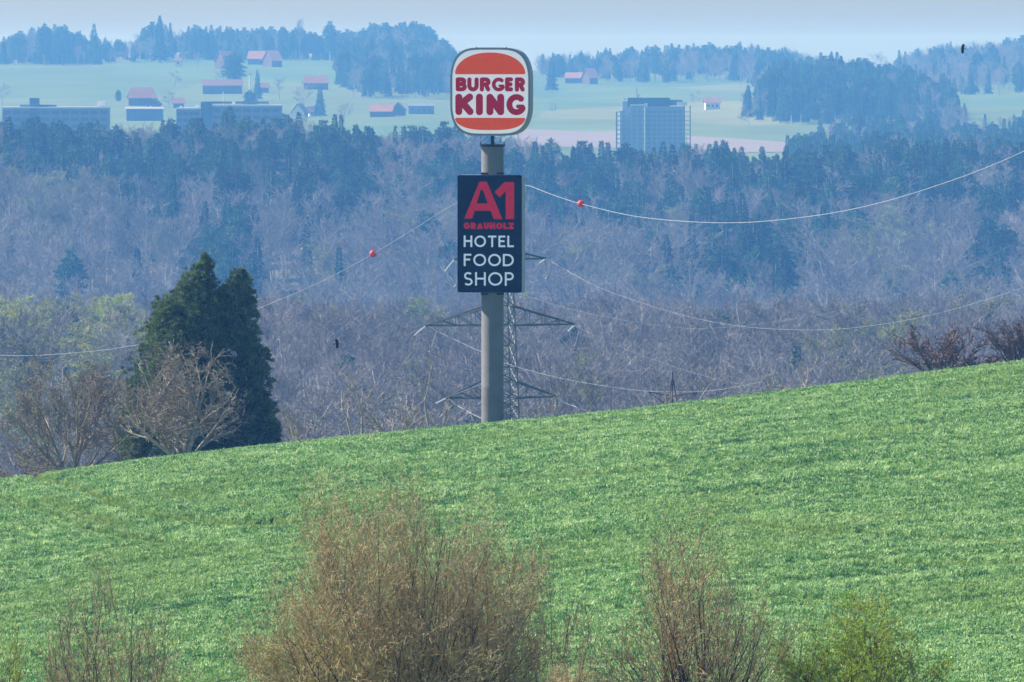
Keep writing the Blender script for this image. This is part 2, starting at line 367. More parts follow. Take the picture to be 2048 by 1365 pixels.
# ploughed brown fields on the far slope
def sheet(name, px0, px1, d0f, d1f, m, label, lift=0.25):
    pxs = np.linspace(px0, px1, 40); V = []; rows = 10
    for t in np.linspace(0, 1, rows):
        for p in pxs:
            d = d0f(p) + (d1f(p) - d0f(p)) * t; x = colx(p, d); V.append((x, d, G(x, d) + lift))
    i, j = np.meshgrid(np.arange(rows - 1), np.arange(39), indexing='ij'); a = (i * 40 + j).ravel()
    tag(link(name, mesh(name, V, [np.stack([a, a + 1, a + 41, a + 40], 1)], [m], smooth=True)), label, kind='structure')
plough = mat('ploughed_soil', (0.23, 0.195, 0.185), 0.95, var=0.08, scale=0.01)
sheet('ploughed_field', 1030, 1252, lambda p: 4350, lambda p: 4680 + 20 * math.sin(p * .02), plough, 'pale brown ploughed field between the sign and the tower block')
sheet('ploughed_field', 1375, 1640, lambda p: 4300, lambda p: 4560 - 0.5 * (p - 1375), plough, 'pale brown ploughed field right of the tower block')

# =============================================================== THE SIGN TOWER
SD = 500.0; S = K * SD                  # metres per photo pixel at the sign
SXY = colx(985, SD); sign_base = G(SXY, SD)
YAW = R(-10)
root = empty('pylon_sign', (SXY, SD, sign_base), 'tall concrete pole carrying a rounded burger restaurant sign above a navy services sign', 'sign')
def zpx(py): return at(985, py, SD).z - sign_base
b = MB(); rp = 22.3 * S
b.lathe([(rp * 1.0, -1.0), (rp * 1.0, zpx(775)), (rp * 1.0, zpx(774.4)), (rp * 0.997, zpx(774.2)), (rp * 0.997, zpx(290)), ], n=64)
b.build('pole', M['concrete'], root, smooth=True)
b = MB(); b.lathe([(rp * 1.0, zpx(294)), (rp * 1.14, zpx(293.5)), (rp * 1.14, zpx(289)), (0.01, zpx(288.8))], n=64)
for s_ in (-1, 1): b.bar((s_ * rp * 1.05, 0, zpx(289)), (s_ * rp * 1.05, 0, zpx(284)), 0.03)
b.build('pole_cap', M['steel_dark'], root)
b = MB(); b.box((0, 0, (zpx(289) + zpx(262)) / 2), (7 * S, 7 * S, zpx(262) - zpx(289))); b.build('neck', M['steel_dark'], root)
b = MB()                                # steel collars and bolts holding the lower box
for py in (347, 588): b = MB(); b.box((0, -0.05, zpx(py)), (rp * 2.1, rp * 1.7, 0.10)); b.build('mounting_bracket', M['steel_dark'], root)

# flat shapes from distance fields: polygons over a grid, with clean edges and real thickness
def field_mesh(f, x0, x1, y0, y1, cell, thick):
    nx = int((x1 - x0) / cell) + 2; ny = int((y1 - y0) / cell) + 2
    gx = x0 + np.arange(nx) * cell; gy = y0 + np.arange(ny) * cell; Xg, Yg = np.meshgrid(gx, gy, indexing='ij')
    D = f(Xg, Yg) + 1e-9
    ins = D < 0; V = []; F = {3: [], 4: [], 5: [], 6: []}; side = []; vid = {}
    def gv(key, x, y):
        if key not in vid: vid[key] = len(V); V.append((x, y))
        return vid[key]
    act = np.argwhere(ins[:-1, :-1] | ins[1:, :-1] | ins[:-1, 1:] | ins[1:, 1:])
    for i, j in act:
        cs = [(i, j), (i + 1, j), (i + 1, j + 1), (i, j + 1)]; poly = []; cut = []
        for q in range(4):
            a, c = cs[q], cs[(q + 1) % 4]; da, dc = D[a], D[c]
            if da < 0: poly.append(gv(a, gx[a[0]], gy[a[1]]))
            if (da < 0) != (dc < 0):
                t = da / (da - dc); k = (min(a, c), max(a, c)); v = gv(k, gx[a[0]] + (gx[c[0]] - gx[a[0]]) * t, gy[a[1]] + (gy[c[1]] - gy[a[1]]) * t)
                poly.append(v); cut.append(v)
        if len(poly) >= 3: F[len(poly)].append(poly)
        if len(cut) == 2: side.append((cut[0], cut[1]))
        elif len(cut) == 4: side += [(cut[0], cut[3]), (cut[1], cut[2])]
    V = np.array(V); n = len(V)
    V3 = np.concatenate([np.stack([V[:, 0], np.full(n, -thick), V[:, 1]], 1), np.stack([V[:, 0], np.zeros(n), V[:, 1]], 1)])
    Fs = [np.array(F[k]) for k in F if F[k]]
    Fs.append(np.array([(a, c, c + n, a + n) for a, c in side]))
    return V3, Fs
def strokes(segs, hw, butt=False):
    def f(Xg, Yg):
        D = np.full(Xg.shape, 1e3)
        for x0, y0, x1, y1 in segs:
            dx, dy = x1 - x0, y1 - y0; l2 = dx * dx + dy * dy + 1e-12
            t = ((Xg - x0) * dx + (Yg - y0) * dy) / l2
            if butt:
                l = math.sqrt(l2); u = np.abs((Xg - x0) * dy - (Yg - y0) * dx) / l; e = np.abs(t - 0.5) * l - l / 2
                D = np.minimum(D, np.maximum(u - hw, e))
            else:
                t = np.clip(t, 0, 1); D = np.minimum(D, np.hypot(Xg - x0 - t * dx, Yg - y0 - t * dy) - hw)
        return D
    return f
def arc(cx, cy, rx, ry, a0, a1, n=18):
    t = np.radians(np.linspace(a0, a1, n + 1)); p = [(cx + rx * math.cos(v), cy + ry * math.sin(v)) for v in t]
    return [(*p[i], *p[i + 1]) for i in range(n)]
def letter(ch, w=1.0, e=0.0):           # strokes inside a box w wide and 1 high, inset e so outer edges touch the box
    L, Rr, B, T, m = e, w - e, e, 1 - e, 0.5; cx = w / 2; r = (w - 2 * e) / 2; rv = (1 - 2 * e) / 2
    if ch == 'H': return [(L, B - e, L, T + e), (Rr, B - e, Rr, T + e), (L, .52, Rr, .52)]
    if ch == 'O': return arc(cx, .5, r, rv, 0, 360, 40)
    if ch == 'T': return [(0, T, w, T), (cx, 0, cx, T)]
    if ch == 'E': return [(L, 0, L, 1), (L - e, T, w, T), (L, .52, w * .88, .52), (L - e, B, w, B)]
    if ch == 'L': return [(L, 0, L, 1), (L - e, B, w, B)]
    if ch == 'F': return [(L, 0, L, 1), (L - e, T, w, T), (L, .53, w * .85, .53)]
    if ch == 'D': return [(L, 0, L, 1), (L, T, cx * .8, T), (L, B, cx * .8, B)] + arc(cx * .8, .5, Rr - cx * .8, rv, -90, 90, 24)
    if ch == 'P': return [(L, 0, L, 1), (L, T, cx, T), (L, .47, cx, .47)] + arc(cx, (T + .47) / 2, Rr - cx, (T - .47) / 2, -90, 90, 18)
    if ch == 'R': return [(L, 0, L, 1), (L, T, cx, T), (L, .47, cx, .47), (cx, .47, Rr, 0)] + arc(cx, (T + .47) / 2, Rr - cx, (T - .47) / 2, -90, 90, 18)
    if ch == 'S': return arc(cx, .5 + rv / 2, r * .92, rv / 2, 35, 270, 20) + arc(cx, .5 - rv / 2, r, rv / 2, -145, 90, 20)
    if ch == 'G': return arc(cx, .5, r, rv, 42, 335, 32) + [(cx + r * .93, .18 + e * .4, cx + r * .93, .48), (cx + .08 * w, .48, cx + r * .93 + e, .48)]
    if ch == 'A': return [(L, 0, cx, T), (Rr, 0, cx, T), (w * .22, .3, w * .78, .3)]
    if ch == 'U': return [(L, 1, L, rv), (Rr, 1, Rr, rv)] + arc(cx, r + e, r, r, 180, 360, 20) if r < .5 else arc(cx, .5, r, rv, 180, 360, 20) + [(L, .5, L, 1), (Rr, .5, Rr, 1)]
    if ch == 'Z': return [(0, T, w, T), (w - e, T, e, B), (0, B, w, B)]
    return []
def word(txt, widths, x0, x1, zb, h, hw, butt=True, gap=None):
    """strokes of a word fitted between x0 and x1 (metres on the face)"""
    tot = sum(widths); n = len(txt); g = gap if gap is not None else 0.16
    sx = (x1 - x0) / (tot + g * (n - 1)); x = x0; out = []
    for ch, wd in zip(txt, widths):
        W = wd * sx; e = hw / h
        for a, b_, c, d in letter(ch, W / h, e): out.append((x + a * h, zb + b_ * h, x + c * h, zb + d * h))
        x += W + g * sx
    return out
def plate(name, f, bounds, thick, m, parent, yoff, cell=0.02):
    V, Fs = field_mesh(f, *bounds, cell, thick); V[:, 1] += yoff
    return link(name, mesh(name, V, Fs, [m]), parent)

# --- lower navy box: photo 918..1046 by 350..585
def fx(px): return (px - 985) * S / math.cos(YAW)
cz = (zpx(350) + zpx(585)) / 2; DEP = 1.05
low = MB(); W2, H2 = 129 * S / math.cos(YAW), zpx(350) - zpx(585)
bx0 = fx(918) ; cxl = bx0 + W2 / 2
def rrect(cx, cy, w_, h_, r):
    def f(X_, Y_):
        qx = np.abs(X_ - cx) - (w_ / 2 - r); qy = np.abs(Y_ - cy) - (h_ / 2 - r)
        return np.hypot(np.maximum(qx, 0), np.maximum(qy, 0)) + np.minimum(np.maximum(qx, qy), 0) - r
    return f
lower = link('lower_sign_box', None, root); bpy.data.objects.remove(lower)
V, Fs = field_mesh(rrect(cxl, cz, W2, H2, 0.12), cxl - W2, cxl + W2, cz - H2, cz + H2, 0.06, DEP)
V[:, 1] += DEP / 2
nV = len(V) // 2
Fb = [f + nV for f in Fs[:-1]]         # the back face too
lower = link('lower_sign_box', mesh('lower_sign_box', V, Fs + Fb, [M['cabinet']]), root); lower.rotation_euler = (0, 0, YAW); lower.location = (0, -0.30, 0)
YF = -DEP / 2
plate('front_panel', rrect(cxl, cz, W2 - 0.02, H2 - 0.02, 0.12), (cxl - W2, cxl + W2, cz - H2, cz + H2), 0.03, M['navy'], lower, YF - 0.002, 0.04)
YL = YF - 0.034
def Zp(py): return zpx(py)
tx0, tx1 = fx(931), fx(1031)
def put_word(txt, widths, pt, pb, hw, m, gap=0.16, x0=tx0, x1=tx1):
    h = Zp(pt) - Zp(pb); s_ = word(txt, widths, x0, x1, Zp(pb), h, hw, gap=gap)
    q = plate('lettering', strokes(s_, hw, True), (x0 - .1, x1 + .1, Zp(pb) - .1, Zp(pt) + .1), 0.03, m, lower, YL, 0.02)
    q['label'] = 'lettering reading ' + txt; return q
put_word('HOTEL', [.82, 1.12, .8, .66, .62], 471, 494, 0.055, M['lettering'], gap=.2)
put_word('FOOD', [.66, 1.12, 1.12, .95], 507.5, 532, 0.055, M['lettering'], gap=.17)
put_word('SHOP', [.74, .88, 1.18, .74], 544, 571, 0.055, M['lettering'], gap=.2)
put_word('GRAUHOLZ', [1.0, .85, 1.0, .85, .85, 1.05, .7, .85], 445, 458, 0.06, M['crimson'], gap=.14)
def poly_sdf(polys):                    # union of convex polygons given anticlockwise in photo pixels
    P = [[(fx(a), Zp(b_)) for a, b_ in p] for p in polys]
    def f(X_, Y_):
        D = np.full(X_.shape, 1e3)
        for p in P:
            ar = sum(p[i][0] * p[(i + 1) % len(p)][1] - p[(i + 1) % len(p)][0] * p[i][1] for i in range(len(p)))
            if ar < 0: p = p[::-1]
            d = np.full(X_.shape, -1e3)
            for i in range(len(p)):
                (x0, y0), (x1, y1) = p[i], p[(i + 1) % len(p)]; l = math.hypot(x1 - x0, y1 - y0)
                d = np.maximum(d, ((X_ - x0) * (y1 - y0) - (Y_ - y0) * (x1 - x0)) / l)
            D = np.minimum(D, d)
        return D
    return f
A_ = [[(962.5, 363.5), (969.5, 363.5), (948, 437), (932.5, 437)], [(963.5, 363.5), (977, 363.5), (1008, 438), (991, 438)], [(955, 407), (987, 407), (990, 421.5), (950, 421.5)], [(962.5, 363.5), (977, 363.5), (972, 380), (966, 380)]]
One = [[(1015, 438), (1015, 364), (1031.5, 364), (1031.5, 438)], [(1013, 364), (1031, 364), (1003, 394.5), (992.5, 384)]]
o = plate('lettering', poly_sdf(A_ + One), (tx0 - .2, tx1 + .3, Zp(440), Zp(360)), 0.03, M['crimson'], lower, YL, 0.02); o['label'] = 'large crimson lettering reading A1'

# --- upper rounded box: photo 903..1069 (with its side) by 95..272
ucx = fx(983.5); ux = 79.8 * S / math.cos(YAW)
def uz(py): return zpx(py)
def superell(px_half, top, shoulder, waist, bottom, grow_=0.0):
    """bun outline: straight sides, domed top, shallower domed bottom"""
    hw = px_half * S / math.cos(YAW) + grow_; zt, zs, zw, zb = uz(top) + grow_, uz(shoulder), uz(waist), uz(bottom) - grow_
    def f(X_, Y_):
        x = np.abs(X_ - ucx) / hw; up = np.clip((Y_ - zs) / (zt - zs), 0, None); dn = np.clip((zw - Y_) / (zw - zb), 0, None)
        return ((x ** 4.5 + np.maximum(up, dn) ** 2.0) ** (1 / 2.4) - 1) * min(hw, 2.0)
    return f
f0 = superell(80, 95.5, 158, 212, 272)
V, Fs = field_mesh(f0, ucx - 3, ucx + 3, uz(285), uz(85), 0.05, 0.95); V[:, 1] += 0.475; nV = len(V) // 2
upper = link('upper_sign_box', mesh('upper_sign_box', V, Fs + [f + nV for f in Fs[:-1]], [M['cabinet']]), root); upper.rotation_euler = (0, 0, YAW)
YU = -0.475
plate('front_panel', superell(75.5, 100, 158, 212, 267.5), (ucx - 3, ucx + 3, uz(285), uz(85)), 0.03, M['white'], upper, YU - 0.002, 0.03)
def bun(pyflat, pyedge, half, up, flat_r=1.5):
    hw = half * S; z0, z1 = uz(pyflat), uz(pyedge); r = 3.0 * S
    def f(X_, Y_):
        x = np.abs(X_ - ucx) / hw; t = (Y_ - z0) / (z1 - z0)
        e = (x ** (2.15 if up else 2.9) + np.clip(t, 0, None) ** 2.0) ** 0.5 - 1
        d1 = e * 0.75 * abs(z1 - z0) * (1 + 0.8 * np.clip(x, 0, 1)); d2 = -t * abs(z1 - z0)
        q1 = np.maximum(d1 + r, 0); q2 = np.maximum(d2 + r, 0)
        return np.hypot(q1, q2) + np.minimum(np.maximum(d1, d2) + r, 0) - r
    return f
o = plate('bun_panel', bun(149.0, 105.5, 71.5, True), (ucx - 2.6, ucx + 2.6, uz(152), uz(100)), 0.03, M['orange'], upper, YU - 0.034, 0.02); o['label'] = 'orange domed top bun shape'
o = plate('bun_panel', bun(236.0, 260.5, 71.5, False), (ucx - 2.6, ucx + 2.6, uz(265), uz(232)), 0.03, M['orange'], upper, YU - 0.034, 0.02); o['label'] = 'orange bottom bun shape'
def ux_(px): return ucx + (px - 984.5) * S / math.cos(YAW)
def px_strokes(lst, hwpx):
    segs = [(ux_(a), uz(b_), ux_(c), uz(d)) for a, b_, c, d in lst]; return strokes(segs, hwpx * S)
def fmin(*fs): return lambda X_, Y_: np.minimum.reduce([f(X_, Y_) for f in fs])
def parc(cx, cy, rx, ry, a0, a1, n=14): return [(a, b_, c, d) for a, b_, c, d in [(x0, 2 * cy - y0, x1, 2 * cy - y1) for x0, y0, x1, y1 in arc(cx, cy, rx, ry, a0, a1, n)]]
def poly(*p): return [(*p[i], *p[i + 1]) for i in range(len(p) - 1)]
BH = 4.6                               # stroke half width of the upper word, photo pixels
burger = []
burger += poly((919.8, 159.3), (919.8, 179)) + poly((919.8, 159.3), (928, 159.3)) + parc(928, 163.6, 4.6, 4.3, -90, 90) + poly((920, 168.5), (929, 169)) + parc(929, 174, 4.6, 4.8, -90, 90) + poly((919.8, 179), (929, 179))
burger += poly((943, 159.5), (943, 172)) + parc(950.2, 172, 7.2, 7.2, 180, 360) + poly((957.4, 159.5), (957.4, 172))
burger += poly((968, 159.3), (968, 179.4)) + poly((968, 159.3), (976, 159.3)) + parc(976, 164.2, 5, 4.9, -90, 90) + poly((968, 169.5), (976, 169.3)) + poly((976, 170), (980.5, 179.2))
bg_ = parc(1001.5, 169.4, 9.9, 10.2, 52, 330, 22)
burger += poly((1018.4, 159.3), (1018.4, 179)) + poly((1018.4, 159.2), (1026, 159.2)) + poly((1018.4, 169), (1025, 169)) + poly((1018.4, 179), (1026, 179))
burger += poly((1038, 159.3), (1038, 179.6)) + poly((1038, 159.3), (1045, 159.3)) + parc(1045, 164.4, 5, 4.9, -90, 90) + poly((1038, 169.6), (1045, 169.5)) + poly((1045, 170.5), (1049.3, 179.4))
burger = [(a, b_, c, d) for a, b_, c, d in burger]
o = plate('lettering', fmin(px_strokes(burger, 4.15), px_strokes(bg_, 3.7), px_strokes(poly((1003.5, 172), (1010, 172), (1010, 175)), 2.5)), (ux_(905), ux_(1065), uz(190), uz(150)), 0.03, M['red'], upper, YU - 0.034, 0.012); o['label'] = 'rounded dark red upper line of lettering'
king = []
king += poly((921.8, 195), (921.8, 223.5)) + poly((922, 211), (943.5, 194.5)) + poly((929, 205.5), (944.3, 223.6))
king += poly((963, 194.8), (963, 223.8))
king += poly((984, 195), (984, 223.8)) + poly((984, 195), (1005, 223.5)) + poly((1005.5, 195), (1005.5, 223.8))
kg_ = parc(1037, 209.6, 14.2, 15.2, 50, 330, 26)
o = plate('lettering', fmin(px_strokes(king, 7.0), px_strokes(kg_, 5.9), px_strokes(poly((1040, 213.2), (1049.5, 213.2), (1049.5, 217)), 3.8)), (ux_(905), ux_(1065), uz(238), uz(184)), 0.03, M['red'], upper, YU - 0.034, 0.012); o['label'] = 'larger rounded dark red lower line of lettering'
b = MB(); b.tubes([(ux_(1051), YU - 0.034, uz(233.5))], [(ux_(1051), YU - 0.05, uz(233.5))], .05, .05, 8); b.build('registered_mark', M['red'], upper)
b = MB()
for px in (953, 1013): b = MB(); b.bar((fx(px), 0, uz(100)), (fx(px), 0, uz(94.3)), 0.03); b.build('lifting_lug', M['steel_dark'], upper)

# =============================================================== WHEAT FIELD
def wheat():
    rng = np.random.default_rng(5); protos = []
    for v in range(5):
        b = MB(); n = 16
        for k in range(n):
            a = rng.uniform(0, 6.28); r = rng.uniform(0, .11); p = np.array([r * math.cos(a), r * math.sin(a), -0.03]); h = rng.uniform(.2, .38)
            la = rng.normal(0.4, 1.4); lean = rng.uniform(.15, .75); d = np.array([math.cos(la), math.sin(la), 0]) * lean
            wv = np.array([-math.sin(la), math.cos(la), 0]) * rng.uniform(.010, .019)
            if rng.random() < .5: wv = np.array([math.sin(a * 3), math.cos(a * 3), 0]) * rng.uniform(.010, .017)
            p1 = p + np.array([0, 0, h * .55]) + d * h * .25; p2 = p + np.array([0, 0, h * .92]) + d * h * .75; p3 = p + np.array([0, 0, h * (.95 - .25 * lean)]) + d * h * 1.3
            b.add([p - wv * .7, p + wv * .7, p1 + wv, p1 - wv, p2 + wv * .9, p2 - wv * .9, p3], [(0, 1, 2, 3), (3, 2, 4, 5)], [(5, 4, 6)])
        V, F = b.raw(); protos.append([(V, F, 0)])
    # plant positions: drilled rows with gaps and tramlines
    n = 470000
    Yp = 252 + (rng.random(n) ** 1.0) * 256; Xp = (rng.random(n) * 2 - 1) * (0.068 * Yp + 15)
    # fewer behind the crest
    keep = np.ones(n, bool)
    z = gz(Xp, Yp); fpx = 1024 + Xp / Yp / K
    f = Yp * math.cos(TH) - z * math.sin(TH); u = Yp * math.sin(TH) + z * math.cos(TH); fpy = 682.5 - u / f / K
    tone = np.zeros(n)
    def line(pts, w_, amt):            # a wheel track or thin strip, given by photo points on the field
        pts = np.array(pts, float); D = np.full(n, 1e9)
        for (x0, y0), (x1, y1) in zip(pts[:-1], pts[1:]):
            t = np.clip(((fpx - x0) * (x1 - x0) + (fpy - y0) * (y1 - y0)) / ((x1 - x0) ** 2 + (y1 - y0) ** 2), 0, 1)
            D = np.minimum(D, np.hypot(fpx - x0 - t * (x1 - x0), (fpy - y0 - t * (y1 - y0)) * 1.0))
        return amt * np.exp(-(D / w_) ** 2)
    tr = line([(-60, 985), (0, 1003), (100, 1035), (170, 1065), (240, 1082), (330, 1092)], 6, 1.0)
    tr = np.maximum(tr, line([(60, 960), (150, 985), (215, 1010), (270, 1034), (350, 1046), (450, 1056), (560, 1056), (700, 1040)], 6, .9))
    tr = np.maximum(tr, line([(90, 1012), (130, 1022), (180, 1045), (250, 1062)], 13, .55))
    tr = np.maximum(tr, line([(340, 1000), (420, 1012), (520, 1022)], 7, .4))
    tr = np.maximum(tr, line([(400, 958), (520, 966), (620, 962)], 5, .4))
    tr = np.maximum(tr, line([(1480, 1058), (1600, 1072), (1760, 1080), (1900, 1090), (2060, 1104)], 4, .55))
    tr = np.maximum(tr, line([(1640, 1122), (1760, 1134), (1840, 1140), (2050, 1136)], 4, .6))
    tr = np.maximum(tr, line([(1480, 1205), (1560, 1206), (1680, 1212)], 4, .5))
    tr = np.maximum(tr, line([(760, 960), (1000, 968), (1300, 952), (1600, 940)], 4, .3))
    def vn(x, y, s, seed):             # smooth value noise
        g = np.random.default_rng(seed).random((256, 256)); x = x / s; y = y / s
        xi = np.floor(x).astype(int); yi = np.floor(y).astype(int); fx_ = x - xi; fy_ = y - yi; fx_ = fx_ * fx_ * (3 - 2 * fx_); fy_ = fy_ * fy_ * (3 - 2 * fy_)
        q = lambda a, b_: g[a % 256, b_ % 256]
        return (q(xi, yi) * (1 - fx_) + q(xi + 1, yi) * fx_) * (1 - fy_) + (q(xi, yi + 1) * (1 - fx_) + q(xi + 1, yi + 1) * fx_) * fy_
    nz = vn(Xp, Yp, 5.0, 1) * .5 + vn(Xp, Yp, 1.8, 2) * .3 + vn(Xp, Yp, .7, 3) * .2
    row = 0.5 + 0.5 * np.sin((Yp + 0.10 * Xp + 1.2 * vn(Xp, Yp, 14, 9)) * 2 * math.pi / 4.6)
    row2 = vn(Xp * 0.25, Yp, 1.3, 12)
    keep &= rng.random(n) > 0.80 * tr + 0.25 * (nz < .36) + 0.22 * (row2 < .3)
    hgt = (0.80 + 0.50 * nz + 0.10 * row + 0.22 * row2) * (1 - 0.55 * tr) * rng.uniform(.85, 1.15, n)
    tone = np.clip(tr * 1.1 + rng.normal(0, .06, n) + .25 * (vn(Xp, Yp, 9, 21) > .72), 0, 1)
    rot = np.zeros((n, 3)); rot[:, 2] = rng.normal(0, 1.2, n)
    rot[:, 0] = rng.normal(0, .12, n); rot[:, 1] = rng.normal(0.1, .12, n)
    scl = np.stack([hgt * 1.1, hgt * 1.1, hgt * 1.0], 1); pos = np.stack([Xp, Yp, z], 1); var = rng.integers(0, 5, n)
    m = bpy.data.materials.new('wheat_blades'); m.use_nodes = True; N = m.node_tree.nodes; L = m.node_tree.links; bs = N['Principled BSDF']
    at_ = N.new('ShaderNodeAttribute'); at_.attribute_type = 'INSTANCER'; at_.attribute_name = 'tone'
    oi = N.new('ShaderNodeObjectInfo'); no = N.new('ShaderNodeTexNoise'); no.inputs['Scale'].default_value = 1.0; no.inputs['Detail'].default_value = 4; mpw = N.new('ShaderNodeMapping'); mpw.inputs['Scale'].default_value = (0.10, 0.42, 0.0); L.new(oi.outputs['Location'], mpw.inputs['Vector'])
    L.new(mpw.outputs[0], no.inputs['Vector'])
    ad = N.new('ShaderNodeMath'); ad.operation = 'MULTIPLY_ADD'; ad.inputs[1].default_value = 0.62; L.new(oi.outputs['Random'], ad.inputs[0])
    sb = N.new('ShaderNodeMath'); sb.operation = 'MULTIPLY'; sb.inputs[1].default_value = 0.66; L.new(no.outputs['Fac'], sb.inputs[0]); L.new(sb.outputs[0], ad.inputs[2])
    cr = N.new('ShaderNodeValToRGB'); e = cr.color_ramp.elements; e[0].position = .30; e[0].color = (0.030, 0.120, 0.022, 1); e[1].position = .92; e[1].color = (0.60, 0.76, 0.31, 1)
    q = e.new(.6); q.color = (0.168, 0.380, 0.060, 1)
    L.new(ad.outputs[0], cr.inputs[0])
    mx = N.new('ShaderNodeMix'); mx.data_type = 'RGBA'; L.new(at_.outputs['Fac'], mx.inputs[0]); L.new(cr.outputs[0], mx.inputs[6]); mx.inputs[7].default_value = (0.28, 0.38, 0.05, 1)
    L.new(mx.outputs[2], bs.inputs['Base Color']); bs.inputs['Roughness'].default_value = .5; bs.inputs['Specular IOR Level'].default_value = .3
    t = N.new('ShaderNodeBsdfTranslucent'); L.new(mx.outputs[2], t.inputs[0]); ms = N.new('ShaderNodeMixShader'); ms.inputs[0].default_value = .35
    L.new(bs.outputs[0], ms.inputs[1]); L.new(t.outputs[0], ms.inputs[2]); L.new(ms.outputs[0], N['Material Output'].inputs['Surface'])
    k = keep
    scatter('wheat', protos, (pos[k], rot[k], scl[k], var[k], tone[k]), 'young green wheat covering the sloping field in the foreground', 'crop', [m])
wheat()

# =============================================================== NEAR BUSHES AND TREES
def fit(S_, W_, H_, cx=True, shape=None, seed=0):
    """scale raw branch segments to a wanted width and height, base at the origin"""
    A = seg_arrays(S_); P = np.concatenate([A[:, 0:3], A[:, 3:6]])
    pc = 1.2 if shape is None else (7.5 if shape == 'dome' else 6.0)
    lo = np.percentile(P, pc, axis=0); hi = np.percentile(P, 100 - pc * (1 if shape is None else .7), axis=0)
    sx = W_ / (hi[0] - lo[0]); sz = H_ / hi[2]; off = (lo[0] + hi[0]) / 2 if cx else 0
    for c in (0, 3): A[:, c] = (A[:, c] - off * np.clip(A[:, c + 2] / hi[2], 0, 1)) * sx
    for c in (1, 4): A[:, c] *= sx
    for c in (2, 5): A[:, c] *= sz
    if shape:
        g_ = np.random.default_rng(seed + 5); an = np.arctan2(A[:, 5], A[:, 3]); nz_ = 0.08 * np.sin(an * 9 + seed) + 0.05 * np.sin(an * 23 + seed * 2) + g_.normal(-.02, .10, len(A))
        if shape == 'dome': q = (np.abs(A[:, 3]) / (W_ / 2)) ** 2 + (A[:, 4] / (W_ / 2)) ** 2 * .7 + np.clip(A[:, 5] / H_, 0, 9) ** 2.2
        else: q = (np.abs(A[:, 3]) / (W_ / 2)) ** 2.5 + (A[:, 4] / (W_ / 2)) ** 2 * .5 + (np.abs(A[:, 5] - .5 * H_) / (.54 * H_)) ** 2.6
        A = A[(q < (1 + nz_) ** 2) | (A[:, 8] < 1)]
        if shape != 'dome': A = A[(A[:, 8] >= 1) | (A[:, 5] < H_ * .93)]
        else:
            q = (A[:, 3] / (W_ / 2)) ** 2 + (A[:, 5] / H_) ** 2; A = A[(q < .9) | (A[:, 8] > 0)]; q = (A[:, 3] / (W_ / 2)) ** 2 + (A[:, 5] / H_) ** 2
        q = (A[:, 3] / (W_ / 2)) ** 2 + (A[:, 5] / H_) ** 2; qr = (np.abs(A[:, 3]) / (W_ / 2)) ** 2 + (np.abs(A[:, 5] - .45 * H_) / (.55 * H_)) ** 2; tp = np.clip(1.15 - q, .22, 1) if shape == 'dome' else np.where(A[:, 5] > .3 * H_, np.clip(1.15 - qr, .18, 1), 1); tp = np.where(A[:, 8] < 3, tp, 1); A[:, 6] *= tp; A[:, 7] *= tp
    return A
def split_build(A, root, lv, mb, mt, names=('trunk', 'crown'), n0=6, n1=3, rmin=0.0):
    a = A[A[:, 8] <= lv]; c = A[A[:, 8] > lv]
    for part, arr, m, n in ((names[0], a, mb, n0), (names[1], c, mt, n1)):
        if not len(arr): continue
        b = MB(); b.tubes(arr[:, 0:3], arr[:, 3:6], np.maximum(arr[:, 6], rmin), np.maximum(arr[:, 7], rmin * .8), n); b.build(part, m, root)
    return c
def buds(c, rng, count, m, root, size, name='bud', up=0.3, along=True):
    if not len(c): return
    i = rng.integers(0, len(c), count); t = rng.random((count, 1)); P = c[i, 0:3] * (1 - t) + c[i, 3:6] * t
    D = (c[i, 3:6] - c[i, 0:3]); D /= np.maximum(np.linalg.norm(D, axis=1, keepdims=True), 1e-6); D = D + rng.normal(0, .6, (count, 3)); D[:, 2] += up
    b = MB(); b.slivers(P, D, rng.uniform(.5, 1.1, count) * size * .55, rng.uniform(.6, 1.3, count) * size, rng, tri=False); o = b.build(name, m, root); o['kind'] = 'stuff'

def many_stem(seed, stems, LV, length, spread=0.55, tilt0=0.05, rad=0.035):
    rnd = random.Random(seed); out = []
    for k in range(stems):
        a = 2.39996 * k + rnd.random() * .5; s = tilt0 + spread * math.sqrt((k + rnd.random()) / stems)
        d = (math.cos(a) * math.sin(s), math.sin(a) * math.sin(s), math.cos(s))
        p = (math.cos(a) * .25 * rnd.random(), math.sin(a) * .25 * rnd.random(), 0)
        out += grow(rnd, LV, p, d, length * rnd.uniform(.8, 1.05) * (1 - .22 * s), rad * rnd.uniform(.7, 1.2), 0)
    return out
FD = 185.0
def bush(name, px, pytop, wpx, seed, stems, LV, mb, mt, label, cat='bush', d=FD, length=5, spread=.6, rad=.035, nb=0, mbud=None, bsz=.05, lv=1, rmin=.0045, group=None, budname='bud', shape='dome'):
    g = ground_at(px, d); rt = empty(name, g, label, cat, group)
    H = at(px, pytop, d).z - g.z; A = fit(many_stem(seed, stems, LV, length, spread, rad=rad), wpx * K * d, H, shape=shape, seed=seed)
    c = split_build(A, rt, lv, mb, mt, names=('stem', 'twigs'), n0=5, rmin=rmin)
    if nb: buds(c, np.random.default_rng(seed), nb, mbud, rt, bsz, name=budname)
    if px == 805: buds(c[c[:, 2] < np.percentile(c[:, 2], 60)], np.random.default_rng(3), 6000, M['leaf_green'], rt, .05, name='leaves')
    return rt
